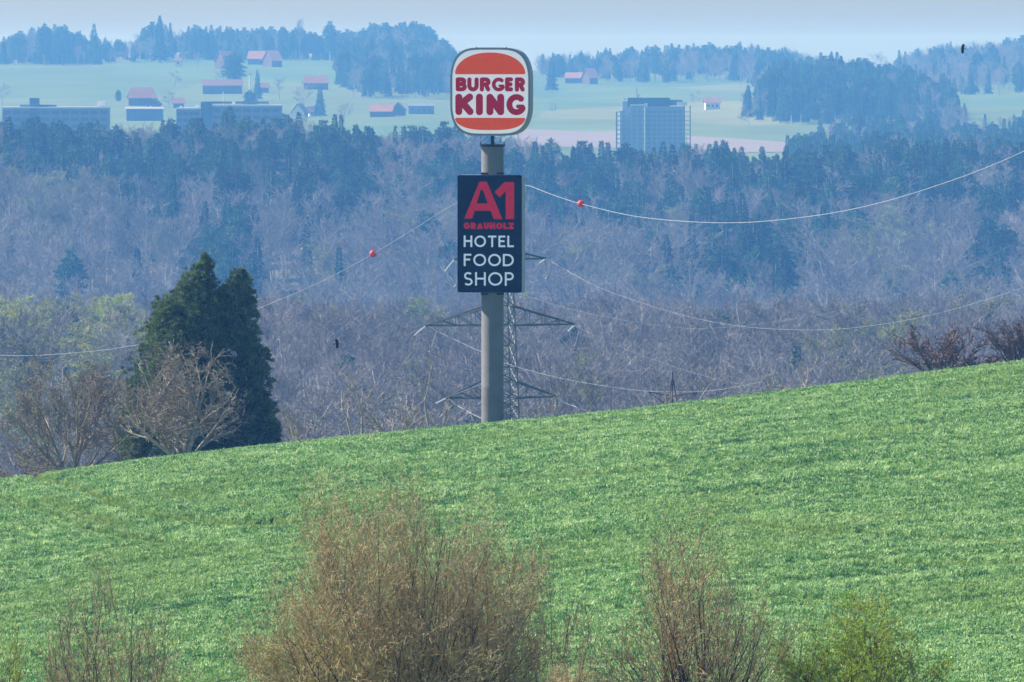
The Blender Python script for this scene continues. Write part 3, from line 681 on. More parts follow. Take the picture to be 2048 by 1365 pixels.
LVdense = [dict(n=8, wob=.09, up=.02, kids=(12, 15), ang=(.35, 1.0), lr=(.42, .7), rr=.55, taper=.5, tip=.25, **{'from': .18}),
           dict(n=6, wob=.12, up=.05, kids=(8, 11), ang=(.4, 1.05), lr=(.35, .65), rr=.55, taper=.5, tip=.3, **{'from': .15}),
           dict(n=4, wob=.15, up=.04, kids=(6, 8), ang=(.4, 1.05), lr=(.3, .6), rr=.6, taper=.4, tip=.4, **{'from': .1}),
           dict(n=3, wob=.18, up=.03, kids=0, ang=(0, 0), lr=(0, 0), rr=1, tip=.5, **{'from': 0})]
LVopen = [dict(n=9, wob=.08, up=.03, kids=(9, 11), ang=(.35, .85), lr=(.35, .6), rr=.5, taper=.5, tip=.22, **{'from': .2}),
          dict(n=6, wob=.12, up=.06, kids=(6, 8), ang=(.4, 1.0), lr=(.3, .55), rr=.55, taper=.5, tip=.3, **{'from': .15}),
          dict(n=4, wob=.10, up=.05, kids=(3, 4), ang=(.3, .9), lr=(.3, .6), rr=.6, taper=.4, tip=.45, **{'from': .1}),
          dict(n=2, wob=.12, up=.04, kids=0, ang=(0, 0), lr=(0, 0), rr=1, tip=.6, **{'from': 0})]
bush('bush', 805, 955, 650, 11, 60, LVdense, M['bark_dark'], M['twig_red'], 'widest russet-twigged leafless bush in the centre foreground', rad=.036, nb=36000, mbud=M['bud_tan'], bsz=.045, lv=1, spread=1.1)
bush('bush', 218, 1125, 360, 23, 30, LVopen, M['bark_dark'], M['twig_brown'], 'sparse dark-stemmed leafless bush in the lower left foreground', rad=.030, nb=7000, mbud=M['bud_tan'], bsz=.035, spread=.95)
bush('bush', 1395, 1065, 430, 37, 40, LVopen, M['bark_dark'], M['twig_red'], 'upright leafless bush with tall central stems, right of the widest bush', rad=.033, nb=14000, mbud=M['bud_tan'], bsz=.04, spread=.8)
bush('bush', 1110, 1130, 250, 41, 7, LVopen, M['bark_dark'], M['twig_brown'], 'thin leafless shrub between the widest bush and the upright bush', rad=.022, nb=1800, mbud=M['bud_tan'], bsz=.035, spread=.5, d=188)
bush('bush', 1165, 1316, 260, 43, 16, LVdense, M['bark_dark'], M['twig_red'], 'low dense russet bush at the bottom edge between two taller bushes', rad=.02, nb=3000, mbud=M['bud_tan'], bsz=.04, d=180)
bush('bush', 1715, 1205, 370, 51, 28, LVopen, M['bark_dark'], M['twig_brown'], 'round bush with fresh green leaves at the lower right', rad=.026, nb=48000, mbud=M['leaf_green'], bsz=.055, spread=.9, budname='leaves')
bush('bush', -20, 1245, 190, 57, 10, LVopen, M['bark_dark'], M['twig_red'], 'low green-tinged bush cut by the left edge of the picture', rad=.02, nb=6500, mbud=M['leaf_green'], bsz=.045, budname='leaves')

# --- leafless trees on the far side of the crest
LVtree = [dict(n=7, wob=.05, up=.03, kids=(9, 11), ang=(.5, .95), lr=(.5, .85), rr=.55, taper=.45, tip=.3, **{'from': .12}),
          dict(n=7, wob=.10, up=.04, kids=(7, 9), ang=(.4, .9), lr=(.4, .65), rr=.55, taper=.45, tip=.3, **{'from': .2}),
          dict(n=5, wob=.12, up=.03, kids=(5, 6), ang=(.4, .9), lr=(.35, .6), rr=.55, taper=.4, tip=.4, **{'from': .15}),
          dict(n=3, wob=.15, up=.03, kids=(3, 4), ang=(.3, .9), lr=(.4, .7), rr=.6, tip=.5, **{'from': .1}),
          dict(n=2, wob=.15, up=.03, kids=0, ang=(0, 0), lr=(0, 0), rr=1, tip=.6, **{'from': 0})]
def ctree(name, px, pytop, wpx, d, seed, trunks, LV, mb, mt, label, cat='tree', length=8, spread=.35, rad=.16, lv=2, rmin=.015, nb=0, mbud=None, bsz=.1, group=None, names=('trunk', 'crown'), shape=None):
    g = ground_at(px, d); rt = empty(name, g - Vector((0, 0, .05)), label, cat, group)
    H = at(px, pytop, d).z - g.z; A = fit(many_stem(seed, trunks, LV, length, spread, rad=rad), wpx * K * d, H, shape=shape, seed=seed)
    c = split_build(A, rt, lv, mb, mt, names=names, n0=5, rmin=rmin)
    if nb: buds(c, np.random.default_rng(seed), nb, mbud, rt, bsz)
    return rt
ctree('bare_tree', 140, 722, 265, 515, 61, 6, LVtree, M['bark'], M['twig_tan'], 'leafless spreading tree left of the dark conifer at the field edge', shape='round', spread=.85, rad=.15, nb=900, mbud=M['bud_tan'], bsz=.12)
ctree('bare_tree', 362, 690, 250, 505, 67, 8, LVtree, M['birch'], M['twig_tan'], 'leafless tree with pale stems standing in front of the dark conifer', shape='round', spread=.85, rad=.15, nb=900, mbud=M['bud_tan'], bsz=.12)
ctree('bare_tree', 60, 905, 190, 512, 68, 5, LVopen, M['bark'], M['twig_tan'], 'low leafless scrub under the spreading tree at the far left', length=4, spread=.8, rad=.05, lv=1)
ctree('shrub', 1880, 655, 175, 500, 71, 12, LVopen, M['bark_dark'], M['twig_plum'], 'dark leafless thorn shrub on the crest at the right', cat='shrub', length=5, spread=.95, rad=.06, lv=1, rmin=.016, nb=1600, mbud=M['twig_plum'], bsz=.16, names=('stem', 'twigs'))
ctree('shrub', 2035, 640, 135, 500, 73, 13, LVopen, M['bark_dark'], M['twig_plum'], 'leafless shrub cut by the right edge on the crest', cat='shrub', length=5, spread=.6, rad=.05, lv=1, rmin=.014, nb=700, mbud=M['twig_plum'], bsz=.12, names=('stem', 'twigs'))
ctree('shrub', 1965, 712, 90, 500, 74, 8, LVopen, M['bark_dark'], M['twig_plum'], 'low leafless shrub filling the gap between two taller crest shrubs', cat='shrub', length=3, spread=.9, rad=.04, lv=1, rmin=.014, names=('stem', 'twigs'))
LVsap = [dict(n=9, wob=.12, up=.05, kids=(4, 6), ang=(.4, .8), lr=(.35, .6), rr=.6, taper=.4, tip=.25, **{'from': .3}),
         dict(n=5, wob=.16, up=.08, kids=(3, 4), ang=(.4, .9), lr=(.3, .5), rr=.6, taper=.4, tip=.4, **{'from': .3}),
         dict(n=3, wob=.2, up=.05, kids=0, ang=(0, 0), lr=(0, 0), rr=1, tip=.5, **{'from': 0})]
for (px, pt, wp, sd, n, lab) in [(855, 690, 60, 81, 1, 'tallest pale crooked sapling left of the concrete pole'), (715, 745, 70, 82, 2, 'thin pale leafless sapling at the field edge right of the dark conifer'),
        (790, 800, 130, 83, 8, 'low pale leafless scrub between the saplings and the concrete pole'), (880, 790, 50, 84, 2, 'short pale sapling beside the foot of the concrete pole'), (1330, 752, 30, 85, 1, 'small pale sapling beside the tip of the distant small mast'),
        (1108, 775, 30, 89, 1, 'thin pale sapling right of the lattice pylon base'), (1617, 720, 42, 86, 1, 'slender pale sapling alone on the crest right of the small mast'), (1560, 770, 60, 87, 6, 'tiny pale leafless scrub on the crest left of the slender sapling'), (1715, 758, 60, 88, 5, 'tiny leafless scrub on the crest left of the thorn shrub'), (600, 815, 80, 90, 7, 'thin leafless scrub just right of the dark conifer')]:
    ctree('sapling' if n < 3 else 'shrub', px, pt, wp, 512, sd, n, LVsap, M['birch'], M['twig_tan'], lab, cat='sapling' if n < 3 else 'shrub', length=5, spread=.15 if n < 3 else .7, rad=.085 if n < 3 else .06, lv=1, rmin=.020, names=('trunk', 'crown') if n < 3 else ('stem', 'twigs'), nb=60 if n > 2 else 25, mbud=M['bud_tan'], bsz=.12)

# --- the big dark conifer with two tops
def big_conifer():
    rng = np.random.default_rng(99); d = 522.0; s = K * d; px0 = 410; g = ground_at(px0, d)
    rt = empty('conifer_tree', g, 'dense dark green conifer with two tops at the field edge', 'tree')
    def P(px, py): v = at(px, py, d); return v.x - g.x, v.z - g.z
    # outline rows in photo pixels: (row, left, right)
    rows = np.array([(513, 408, 414), (527, 401, 418), (545, 388, 428), (560, 368, 436), (580, 348, 441), (600, 340, 446), (620, 328, 450), (650, 300, 452), (690, 278, 455), (730, 272, 455), (780, 262, 455), (830, 252, 455), (880, 244, 455), (930, 240, 455)], float)
    rowsR = np.array([(549, 481, 485), (560, 468, 492), (575, 448, 506), (600, 440, 513), (625, 438, 517), (650, 436, 519), (690, 440, 524), (720, 445, 538), (770, 452, 541), (800, 455, 540), (830, 440, 552), (860, 430, 560), (890, 420, 568), (930, 400, 566)], float)
    tr = MB()
    for (px, top, r0) in ((405, 520, .38), (478, 556, .34)):
        zs = np.linspace(0, P(px, top)[1], 10); xs = P(px, 700)[0] + (rng.normal(0, .05, 10))
        pts = np.stack([xs, np.zeros(10) + (.4 if px > 440 else 0), zs], 1); rr = np.linspace(r0, .03, 10)
        tt_ = MB(); tt_.tubes(pts[:-1], pts[1:], rr[:-1], rr[1:], 8); tt_.build('trunk', M['sequoia_bark'], rt)
    C = []; Rr = []; core = []
    for rw, cxp, dy in ((rows, 405, 0.0), (rowsR, 480, 0.5)):
        for py in np.arange(rw[0, 0] + 3, 925, 7.5):
            l = np.interp(py, rw[:, 0], rw[:, 1]); r = np.interp(py, rw[:, 0], rw[:, 2]); l -= 14 * min(1, max(0, (py - 560) / 60)); tf = min(1, max(0, (py - rw[0, 0] - 15) / 60)); l += (9 * math.sin(py * .11) + 5 * math.sin(py * .047 + 1)) * tf; r += 8 * math.sin(py * .13 + 2) * tf; xl, z = P(l, py); xr, _ = P(r, py)
            cx = (xl + xr) / 2; hw = max((xr - xl) / 2, .1)
            depth = hw * 0.85
            n = int(2 + hw * 3.0)
            for k in range(n):
                a = rng.uniform(0, 2 * math.pi); q = 0.80 + 0.2 * rng.random() if rng.random() < .85 else rng.uniform(.3, .8)
                rad = min((.30 + .20 * hw * rng.random()) * rng.uniform(.75, 1.3), .9, .06 + hw * .5)
                q2 = max(hw - rad * .75, 0.02) / hw
                x = cx + math.cos(a) * hw * q * q2; y = dy + math.sin(a) * depth * q * q2; zz = z + rng.normal(0, .15)
                ppx, ppy = proj((x + g.x, d, zz + g.z))
                if (470 - 12 < ppx < 470 + 10 and 690 < ppy < 730) and rng.random() < .6: continue   # the hole where limbs show
                if (455 < ppx < 492 and 700 < ppy < 800) and rng.random() < .45: continue
                C.append((x, y, zz)); Rr.append(rad)
                if rng.random() < .25: tr.tubes([(cx * .6 + x * .4 if False else cx, dy, zz - rad * 1.2)], [(x, y, zz)], .05, .015, 4)
    C = np.array(C); Rr = np.array(Rr)
    q_ = tr.build('branches', M['sequoia_bark'], rt); q_['kind'] = 'stuff'
    b = MB()
    per = 190
    sub = 15; pl = 15
    U = rng.normal(size=(len(C), sub, 3)); U /= np.linalg.norm(U, axis=2, keepdims=True)
    S0 = C[:, None] + U * Rr[:, None, None] * (.62 + .38 * rng.random((len(C), sub, 1))) * np.array([1, 1, 1.25])
    Wd = rng.normal(size=(len(C), sub, pl, 3)); Wd[..., 2] = np.abs(Wd[..., 2]) * 1.1
    ts = (.10 + .10 * Rr)[:, None, None, None]
    P0 = S0[:, :, None] + Wd * ts * .32
    D = U[:, :, None] * .9 + Wd * .55; D[..., 2] += .55
    per = sub * pl
    b.slivers(P0.reshape(-1, 3), D.reshape(-1, 3), rng.uniform(.05, .10, len(C) * per), rng.uniform(.12, .27, len(C) * per), rng, tri=False)
    # leader shoots at the tops
    for (px, py) in ((411, 524), (482, 558), (366, 572), (492, 575), (338, 605), (390, 545), (428, 560), (402, 532), (468, 566), (352, 588), (500, 590), (506, 610), (322, 632)):
        x, z = P(px, py); n = 130; t = rng.random(n)
        Q = np.stack([x + rng.normal(0, .05, n) * (1 - t) * 2, rng.normal(0, .08, n), z - .35 + t * .85], 1); DD = rng.normal(0, .6, (n, 3)); DD[:, 2] += .8
        b.slivers(Q, DD, .05, .17 * (1.2 - t), rng, tri=False)
    b.build('crown', M['sequoia'], rt)
big_conifer()

# =============================================================== HIGH-VOLTAGE PYLON AND LINES
PD = 850.0; PS = K * PD; pg = ground_at(1001, PD)
pr = empty('lattice_pylon', pg, 'green steel lattice power pylon behind the concrete sign pole', 'pylon', rz=R(16))
def pz(py): return at(1001, py, PD).z - pg.z
c16 = math.cos(R(16))
def hwid(z):                            # half width of the tower body at a height
    zt, zb = pz(590), pz(840); return np.interp(z, [0, zb - 6, zb, zt, pz(470), pz(400)], [2.9, 2.2, 1.52, 1.07, .75, .35])
b = MB(); lev = [0, 6, 11.5, 16.5] + [pz(p) for p in (880, 838, 795, 765, 735, 692, 650, 612, 575, 545, 523, 500, 470, 440, 400)]
lev = sorted(set(round(v, 3) for v in lev if v >= 0))
for z0, z1 in zip(lev[:-1], lev[1:]):
    a, c = hwid(z0), hwid(z1); co = [(-1, -1), (1, -1), (1, 1), (-1, 1)]
    for q in range(4):
        p, r = co[q], co[(q + 1) % 4]
        b.bar((p[0] * a, p[1] * a, z0), (p[0] * c, p[1] * c, z1), .085)
        b.bar((p[0] * a, p[1] * a, z0), (r[0] * c, r[1] * c, z1), .045)
        b.bar((r[0] * a, r[1] * a, z0), (p[0] * c, p[1] * c, z1), .045)
        b.bar((p[0] * c, p[1] * c, z1), (r[0] * c, r[1] * c, z1), .04)
b.build('mast', M['lattice'], pr)
def arm(sgn, length, pyb, pyt, nb_):
    b = MB(); zb, zt = pz(pyb), pz(pyt); w0 = hwid(zb); w1 = hwid(zt); tip = (sgn * length, 0, zb + .05)
    for s in (-1, 1):
        B0 = np.array((sgn * w0, s * w0, zb)); T0 = np.array((sgn * w1, s * w1, zt)); E = np.array(tip)
        b.bar(B0, E, .085); b.bar(T0, E, .075)
        for k in range(1, nb_ + 1):
            t = k / (nb_ + 1); pb = B0 + (E - B0) * t; pt = T0 + (E - T0) * t; tp = (k - 1) / (nb_ + 1); pb0 = B0 + (E - B0) * tp
            b.bar(pb, pt, .04); b.bar(pb0, pt, .04)
    for k in range(1, nb_ + 2):
        t = k / (nb_ + 1); t0 = (k - 1) / (nb_ + 1); l = lambda s, q: np.array((sgn * w0, s * w0, zb)) + (np.array(tip) - np.array((sgn * w0, s * w0, zb))) * q
        b.bar(l(-1, t0), l(1, min(t, .99)), .035)
    b.build('crossarm', M['lattice'], pr); return tip
def tip_of(px, py): return at(px, py, PD)
arms = {}
for key, Lpx, Rpx, pb, pt, nb_ in (('up', 908, 1092, 519, 500, 1), ('mid', 850, 1150, 651, 612, 3), ('low', 892, 1115, 796, 762, 2)):
    arms[key + 'L'] = arm(-1, (1001 - Lpx) * PS / c16, pb, pt, nb_); arms[key + 'R'] = arm(1, (Rpx - 1001) * PS / c16, pb, pt, nb_)
b = MB(); b.bar((0, 0, pz(410)), (0, 0, pz(376)), .07); b.bar((0, 0, pz(378)), (1.2, 0, pz(372)), .05); b.build('peak', M['lattice'], pr)
# insulator strings and jumper loops, hanging at the arm tips
def catline(pts, nseg=14):              # smooth curve through points (Catmull-Rom)
    P = [Vector(p) for p in pts]; P = [P[0] * 2 - P[1]] + P + [P[-1] * 2 - P[-2]]; out = []
    for i in range(1, len(P) - 2):
        for t in np.linspace(0, 1, nseg, endpoint=False):
            a, b_, c, e = P[i - 1], P[i], P[i + 1], P[i + 2]
            out.append(.5 * ((2 * b_) + (c - a) * t + (2 * a - 5 * b_ + 4 * c - e) * t * t + (3 * b_ - a - 3 * c + e) * t ** 3))
    out.append(P[-2]); return out
def tube_obj(name, pts, r, m, label, cat, group=None, parent=None, n=5):
    b = MB(); o_ = pts[0].copy(); A = np.array([p - o_ for p in pts]); b.tubes(A[:-1], A[1:], r, r, n); o = b.build(name, m, parent, o_, smooth=True)
    return tag(o, label, cat, group)
def string(p, q, place):
    b = MB(); p = Vector(p); q = Vector(q); n = 9; b.bar((0, 0, 0), q - p, .03)
    for k in range(1, n): 
        c = (q - p) * (k / n); dd = (q - p).normalized() * .05; b.tubes([c - dd], [c + dd], .095, .06, 8)
    o = b.build('insulator', M['glass_ins'], None, p); tag(o, f'pale glass insulator string at the {place}', 'insulator', 'insulator strings on the lattice pylon')
for (tp, q, pl) in (((908, 520), (890, 543), 'left tip of the top crossarm'), ((1092, 519), (1103, 524), 'right tip of the top crossarm'), ((852, 652), (828, 672), 'left tip of the widest crossarm, slanting down left'),
                    ((856, 652), (876, 664), 'left tip of the widest crossarm, slanting down right'), ((1150, 652), (1166, 661), 'right tip of the widest crossarm'), ((1148, 652), (1136, 664), 'right tip of the widest crossarm, on its inner side'), ((893, 797), (871, 808), 'left tip of the lowest crossarm, slanting left'),
                    ((897, 797), (913, 811), 'left tip of the lowest crossarm, slanting right'), ((1115, 797), (1132, 807), 'right tip of the lowest crossarm'), ((1090, 519), (1076, 530), 'right tip of the top crossarm, on its inner side')):
    string(at(*tp, PD), at(*q, PD), pl)
for (pts, pl) in (([(1077, 527), (1079, 548), (1088, 560), (1096, 548), (1099, 523)], 'right tip of the top crossarm'), ([(893, 540), (899, 566), (908, 574), (916, 560)], 'left end of the top crossarm'),
                  ([(1138, 662), (1144, 688), (1150, 690), (1158, 662)], 'right tip of the widest crossarm'), ([(836, 668), (843, 692), (858, 704), (868, 680), (873, 664)], 'left tip of the widest crossarm')):
    tube_obj('jumper_loop', catline([at(x, y, PD) for x, y in pts], 8), .035, M['wire'], f'thin wire loop hanging below the {pl}', 'wire', 'jumper loops on the lattice pylon')
def span(pts, r, m, label):
    tube_obj('overhead_wire', catline([at(*p) for p in pts], 12), r, m, label, 'wire', 'overhead power lines')
span([(1014, 374, 850), (1052, 371, 845), (1105, 390, 838), (1162, 408, 830), (1270, 433, 815), (1400, 445, 797), (1530, 443, 778), (1700, 420, 755), (1870, 373, 730), (2048, 303, 705), (2300, 170, 670)], .028, M['wire'], 'bright upper wire sweeping from the sign to the right edge')
span([(1014, 374, 850), (917, 405, 862), (832, 456, 875), (746, 508, 888), (640, 565, 905), (517, 617, 925), (400, 660, 945), (275, 690, 965), (150, 706, 985), (0, 711, 1010), (-250, 690, 1050)], .022, M['wire'], 'bright wire running from the sign down behind the conifer to the left edge')
span([(1101, 523, 850), (1200, 576, 840), (1348, 626, 822), (1467, 651, 806), (1587, 660, 790), (1707, 656, 775), (1861, 631, 756), (2048, 575, 733), (2250, 495, 710)], .012, M['wire'], 'bright wire leaving the right tip of the top crossarm')
span([(905, 522, 850), (1043, 588, 838), (1180, 628, 824), (1348, 655, 806), (1450, 655, 795), (1587, 639, 780), (1707, 615, 766), (1843, 574, 750), (1946, 528, 738), (2048, 478, 726), (2200, 395, 708)], .013, M['wire_dark'], 'faint thin wire crossing behind the navy sign to the right edge')
span([(1166, 661, 850), (1250, 698, 842), (1348, 734, 830), (1440, 760, 820), (1560, 778, 806), (1700, 762, 790), (1800, 723, 778), (1929, 650, 764), (2048, 591, 750), (2200, 505, 735)], .013, M['wire_dark'], 'thin wire leaving the right tip of the widest crossarm')
span([(876, 664, 850), (962, 704, 842), (1012, 727, 838), (1100, 752, 830), (1200, 771, 820), (1300, 783, 810), (1420, 782, 798), (1520, 765, 788)], .012, M['wire'], 'wire from the left of the widest crossarm passing behind the pole')
span([(913, 811, 850), (960, 836, 845), (1010, 858, 840), (1060, 875, 835)], .026, M['wire'], 'short wire from the left of the lowest crossarm dropping behind the field')
span([(1132, 807, 850), (1180, 824, 845), (1240, 842, 838)], .03, M['wire'], 'short wire from the right of the lowest crossarm dropping behind the field')
for (px, py, d, lab) in ((1162, 408, 830, 'red marker ball on the wire right of the signs'), (746, 508, 888, 'red marker ball on the wire left of the signs')):
    b = MB(); r = 7.4 * K * d; n = 14; b.lathe([(max(.01, r * math.sin(math.pi * k / n)), -r * math.cos(math.pi * k / n)) for k in range(n + 1)], n=24)
    rr_ = empty('marker_ball', at(px, py, d), lab, 'marker ball', 'red marker balls on the wires'); b.build('sphere', M['ball'], rr_, smooth=True)
    b = MB(); b.lathe([(r * 1.0, -.03), (r * 1.03, -.03), (r * 1.03, .03), (r, .03)], n=24); q = b.build('clamp_band', M['ball'], rr_); q.rotation_euler = (0, R(25), 0)
# small distant mast, only its top above the crest
md = 700.0; mg = ground_at(1345, md); mr = empty('small_mast', mg, 'slim dark mast with drooping side stays showing above the crest', 'mast')
def mz(py): return at(1345, py, md).z - mg.z
b = MB(); b.tubes([(0, 0, 0)], [(0, 0, mz(745))], .11, .07, 6); b.build('post', M['bark_dark'], mr)
b = MB(); sm = K * md
for sx, y0 in ((-48, 784), (50, 786)): b.bar((0, 0, mz(793)), (sx * sm, 0, mz(y0)), .04); b.bar((0, 0, mz(820)), (sx * sm, 0, mz(y0)), .035)
b.bar((-6 * sm, 0, mz(812)), (-2 * sm, 0, mz(760)), .035); b.bar((10 * sm, 0, mz(812)), (2 * sm, 0, mz(760)), .035)
b.build('side_arm', M['bark_dark'], mr)

# =============================================================== BIRDS
def bird(px, py, d, span_px, body_px, rot, tail_side, label):
    s = K * d; rt = empty('bird', at(px, py, d), label, 'bird', 'birds in flight'); rt.rotation_euler = (0, rot, 0)
    # outline laid out with the wings vertical as seen, body across; real thickness
    half = span_px / 2 * s; bl = body_px * s; ts = tail_side
    def wing(sg):
        st = [(0, .085, -.06), (.25, .10, -.09), (.5, .105, -.085), (.72, .08, -.085), (.88, .045, -.075), (1, .0, -.03)]
        V = []
        for t, le, te in st:
            x0 = -ts * le * 3.1 * half; x1 = -ts * te * 3.1 * half; z = sg * t * half; yy = -.18 * half * t * (1 - .4 * t)
            sw = ts * .06 * half * t * t
            for x in (x0, x1):
                for e in (-1, 1): V.append((x + sw, yy + e * .02 * half * (1.05 - t), z))
        Q = []
        for k in range(len(st) - 1):
            o = k * 4; Q += [(o, o + 2, o + 6, o + 4), (o + 1, o + 5, o + 7, o + 3), (o, o + 4, o + 5, o + 1), (o + 2, o + 3, o + 7, o + 6)]
        return V, Q
    b = MB()
    prof = [(-.5, .004), (-.46, .022), (-.40, .045), (-.33, .05), (-.28, .045), (-.12, .085), (.05, .09), (.18, .06), (.26, .035)]
    n = 10; V = []; t = np.arange(n) * 2 * math.pi / n
    for q, r in prof: V += [(ts * q * bl, math.cos(a) * r * bl * .9, math.sin(a) * r * bl) for a in t]
    Q = [(k * n + i, k * n + (i + 1) % n, (k + 1) * n + (i + 1) % n, (k + 1) * n + i) for k in range(len(prof) - 1) for i in range(n)]
    b.add(V, Q)
    for sg in (-1, 1): V, Q = wing(sg); b.add(V, Q)
    V = [(ts * .2 * bl, e, z) for e in (-.01, .01) for z in (-.04 * bl, .04 * bl)] + [(ts * .52 * bl, e, z) for e in (-.01, .01) for z in (-.11 * bl, .11 * bl)] + [(ts * .56 * bl, e, 0) for e in (-.01, .01)]
    b.add(V, [(0, 1, 5, 4), (2, 6, 7, 3), (0, 4, 6, 2), (1, 3, 7, 5)], [(4, 5, 8), (6, 9, 7), (4, 8, 9), (4, 9, 6), (5, 7, 9), (5, 9, 8)])
    b.build('body', M['bird'], rt, smooth=False)
bird(1925.5, 98, 420, 20, 11, R(6), 1, 'black bird gliding above the skyline at the upper right')
bird(674, 688, 380, 19.5, 14, R(-6), -1, 'black bird with fanned tail flying left of the signs')

# =============================================================== DISTANT TREES: kinds
def mk_conifer(seed, H=20.0, Rm=3.2, form='spruce'):
    rng = np.random.default_rng(seed); t = MB(); t.tubes([(0, 0, -1), (0, 0, H * .45)], [(0, 0, H * .45), (0, 0, H * .97)], [.3, .18], [.18, .03], 5)
    C = []; D = []; W = []; Ln = []
    z = H * (.10 if form == 'spruce' else .30)
    while z < H * .985:
        f = z / H
        if form == 'spruce': rr = Rm * (1 - f) ** .78 * rng.uniform(.75, 1.15) + .15
        else:
            g = (f - .30) / .70; rr = Rm * 1.25 * math.sqrt(max(.02, 1 - (2 * g - .85) ** 2 * .75)) * rng.uniform(.6, 1.2) * (1 if f < .9 else .6)
        nb = max(4, int(4 + rr * 2.6)); a0 = rng.uniform(0, 6.28)
        for k in range(nb):
            a = a0 + k * 2 * math.pi / nb + rng.normal(0, .25); L = rr * rng.uniform(.7, 1.15)
            m = int(5 + L * 4.2); q = rng.random(m) ** .7
            x = np.cos(a) * L * q; y = np.sin(a) * L * q; zz = z - .22 * L * q ** 1.5 + rng.normal(0, .14, m) + (0.12 * L * q if form != 'spruce' else 0)
            C.append(np.stack([x, y, zz], 1)); dd = np.stack([np.full(m, math.cos(a)), np.full(m, math.sin(a)), np.full(m, -.25)], 1) + rng.normal(0, .45, (m, 3)); D.append(dd)
            W.append(rng.uniform(.22, .5, m)); Ln.append(rng.uniform(.5, 1.15, m) * (1 if rr > 1 else .7))
        z += H * .028 * rng.uniform(.8, 1.25)
    c = MB(); c.slivers(np.concatenate(C), np.concatenate(D), np.concatenate(W), np.concatenate(Ln), rng, tri=False)
    c.slivers(np.array([[0, 0, H * .94]] * 14) + rng.normal(0, .1, (14, 3)), rng.normal(0, .25, (14, 3)) + np.array([0, 0, 1]), .16, H * .06, rng)
    return t, c
LVw = [dict(n=6, wob=.04, up=.03, kids=(9, 11), ang=(.35, .75), lr=(.36, .6), rr=.5, taper=.35, tip=.2, **{'from': .32}),
       dict(n=4, wob=.10, up=.07, kids=(6, 8), ang=(.35, .8), lr=(.35, .6), rr=.5, taper=.3, tip=.3, **{'from': .25}),
       dict(n=3, wob=.14, up=.06, kids=(4, 5), ang=(.3, .8), lr=(.4, .7), rr=.5, taper=.3, tip=.4, **{'from': .2}),
       dict(n=1, wob=.14, up=.05, kids=0, ang=(0, 0), lr=(0, 0), rr=1, tip=.6, **{'from': 0})]
def mk_bare(seed, H=18.0, W_=9.0, leaf=0, twig=4.0):
    rnd = random.Random(seed); rng = np.random.default_rng(seed)
    A = fit(grow(rnd, LVw, (0, 0, -.6), (0, 0, 1), H, .24, 0), W_, H)
    t = MB(); a = A[A[:, 8] <= 1]; t.tubes(a[:, :3], a[:, 3:6], np.maximum(a[:, 6], .05), np.maximum(a[:, 7], .035), 4)
    c = MB(); q = A[A[:, 8] >= 2]; D = q[:, 3:6] - q[:, :3]; Ls = np.linalg.norm(D, axis=1)
    c.slivers(q[:, :3], D, .085, Ls * 1.15, rng)
    i = rng.integers(0, len(q), int(len(q) * twig)); tt = rng.random((len(i), 1)); P = q[i, :3] * (1 - tt) + q[i, 3:6] * tt; D2 = D[i] / Ls[i, None] + rng.normal(0, .5, (len(i), 3)); D2[:, 2] += .25
    if leaf == 0: c.slivers(P, D2, .055, rng.uniform(.5, 1.1, len(i)), rng)
    else:
        c.slivers(P, D2, .05, rng.uniform(.4, .9, len(i)), rng)
        i = rng.integers(0, len(q), leaf); tt = rng.random((leaf, 1)); P = q[i, :3] * (1 - tt) + q[i, 3:6] * tt + rng.normal(0, .18, (leaf, 3))
        lf = MB(); lf.slivers(P, rng.normal(0, 1, (leaf, 3)), rng.uniform(.15, .3, leaf), rng.uniform(.25, .5, leaf), rng, tri=False)
        return t, c, lf
    return t, c
KC = [mk_conifer(201), mk_conifer(202, 20, 2.6), mk_conifer(203, 20, 3.9), mk_conifer(204, 20, 3.3, 'pine'), mk_conifer(205, 20, 2.9, 'pine')]
KB = [mk_bare(301), mk_bare(302, 18, 7.5), mk_bare(303, 18, 11), mk_bare(304, 18, 8.5), mk_bare(305, 18, 10)]
KF = [mk_bare(401, 18, 10, 4500, 2.0), mk_bare(402, 18, 8, 4000, 2.0), mk_bare(403, 18, 11, 5000, 2.0)]
def datas(kinds, ms):
    return [[(p.data('trunk' if i == 0 else ('crown' if i == 1 else 'leaves'), m), ('trunk', 'crown', 'leaves')[i]) for i, (p, m) in enumerate(zip(k, ms))] for k in kinds]
DC = datas(KC, (M['wood_bark'], M['wood_conifer'])); DB = datas(KB, (M['wood_bark'], M['wood_twig'])); DF = datas(KF, (M['wood_bark'], M['wood_twig'], M['wood_fresh'])); DG = datas(KF, (M['wood_bark'], M['wood_twig'], M['wood_bud']))
H0 = {'C': 20.0, 'B': 18.0, 'F': 18.0, 'G': 18.0}; DD_ = {'C': DC, 'B': DB, 'F': DF, 'G': DG}
NAME = {'C': 'conifer_tree', 'B': 'bare_tree', 'F': 'budding_tree', 'G': 'budding_tree'}
rw = random.Random(7)
def tree(kind, x, y, h, label, group=None, var=None, wide=1.0):
    rt = empty(NAME[kind], (x, y, G(x, y) - .2), label, 'tree', group, rz=rw.uniform(0, 6.28))
    s = h / H0[kind]; rt.scale = (s * wide, s * wide, s)
    for dt, nm in DD_[kind][rw.randrange(len(DD_[kind])) if var is None else var]: link(nm, dt, rt)
    return rt
def tree_px(kind, px, pytop, h, lo, hi, label, group=None, var=None, wide=1.0):
    d = solve_d(px, pytop, h, lo, hi); return tree(kind, colx(px, d), d, h, label, group, var, wide)
GW = 'single trees of the wooded hillside'

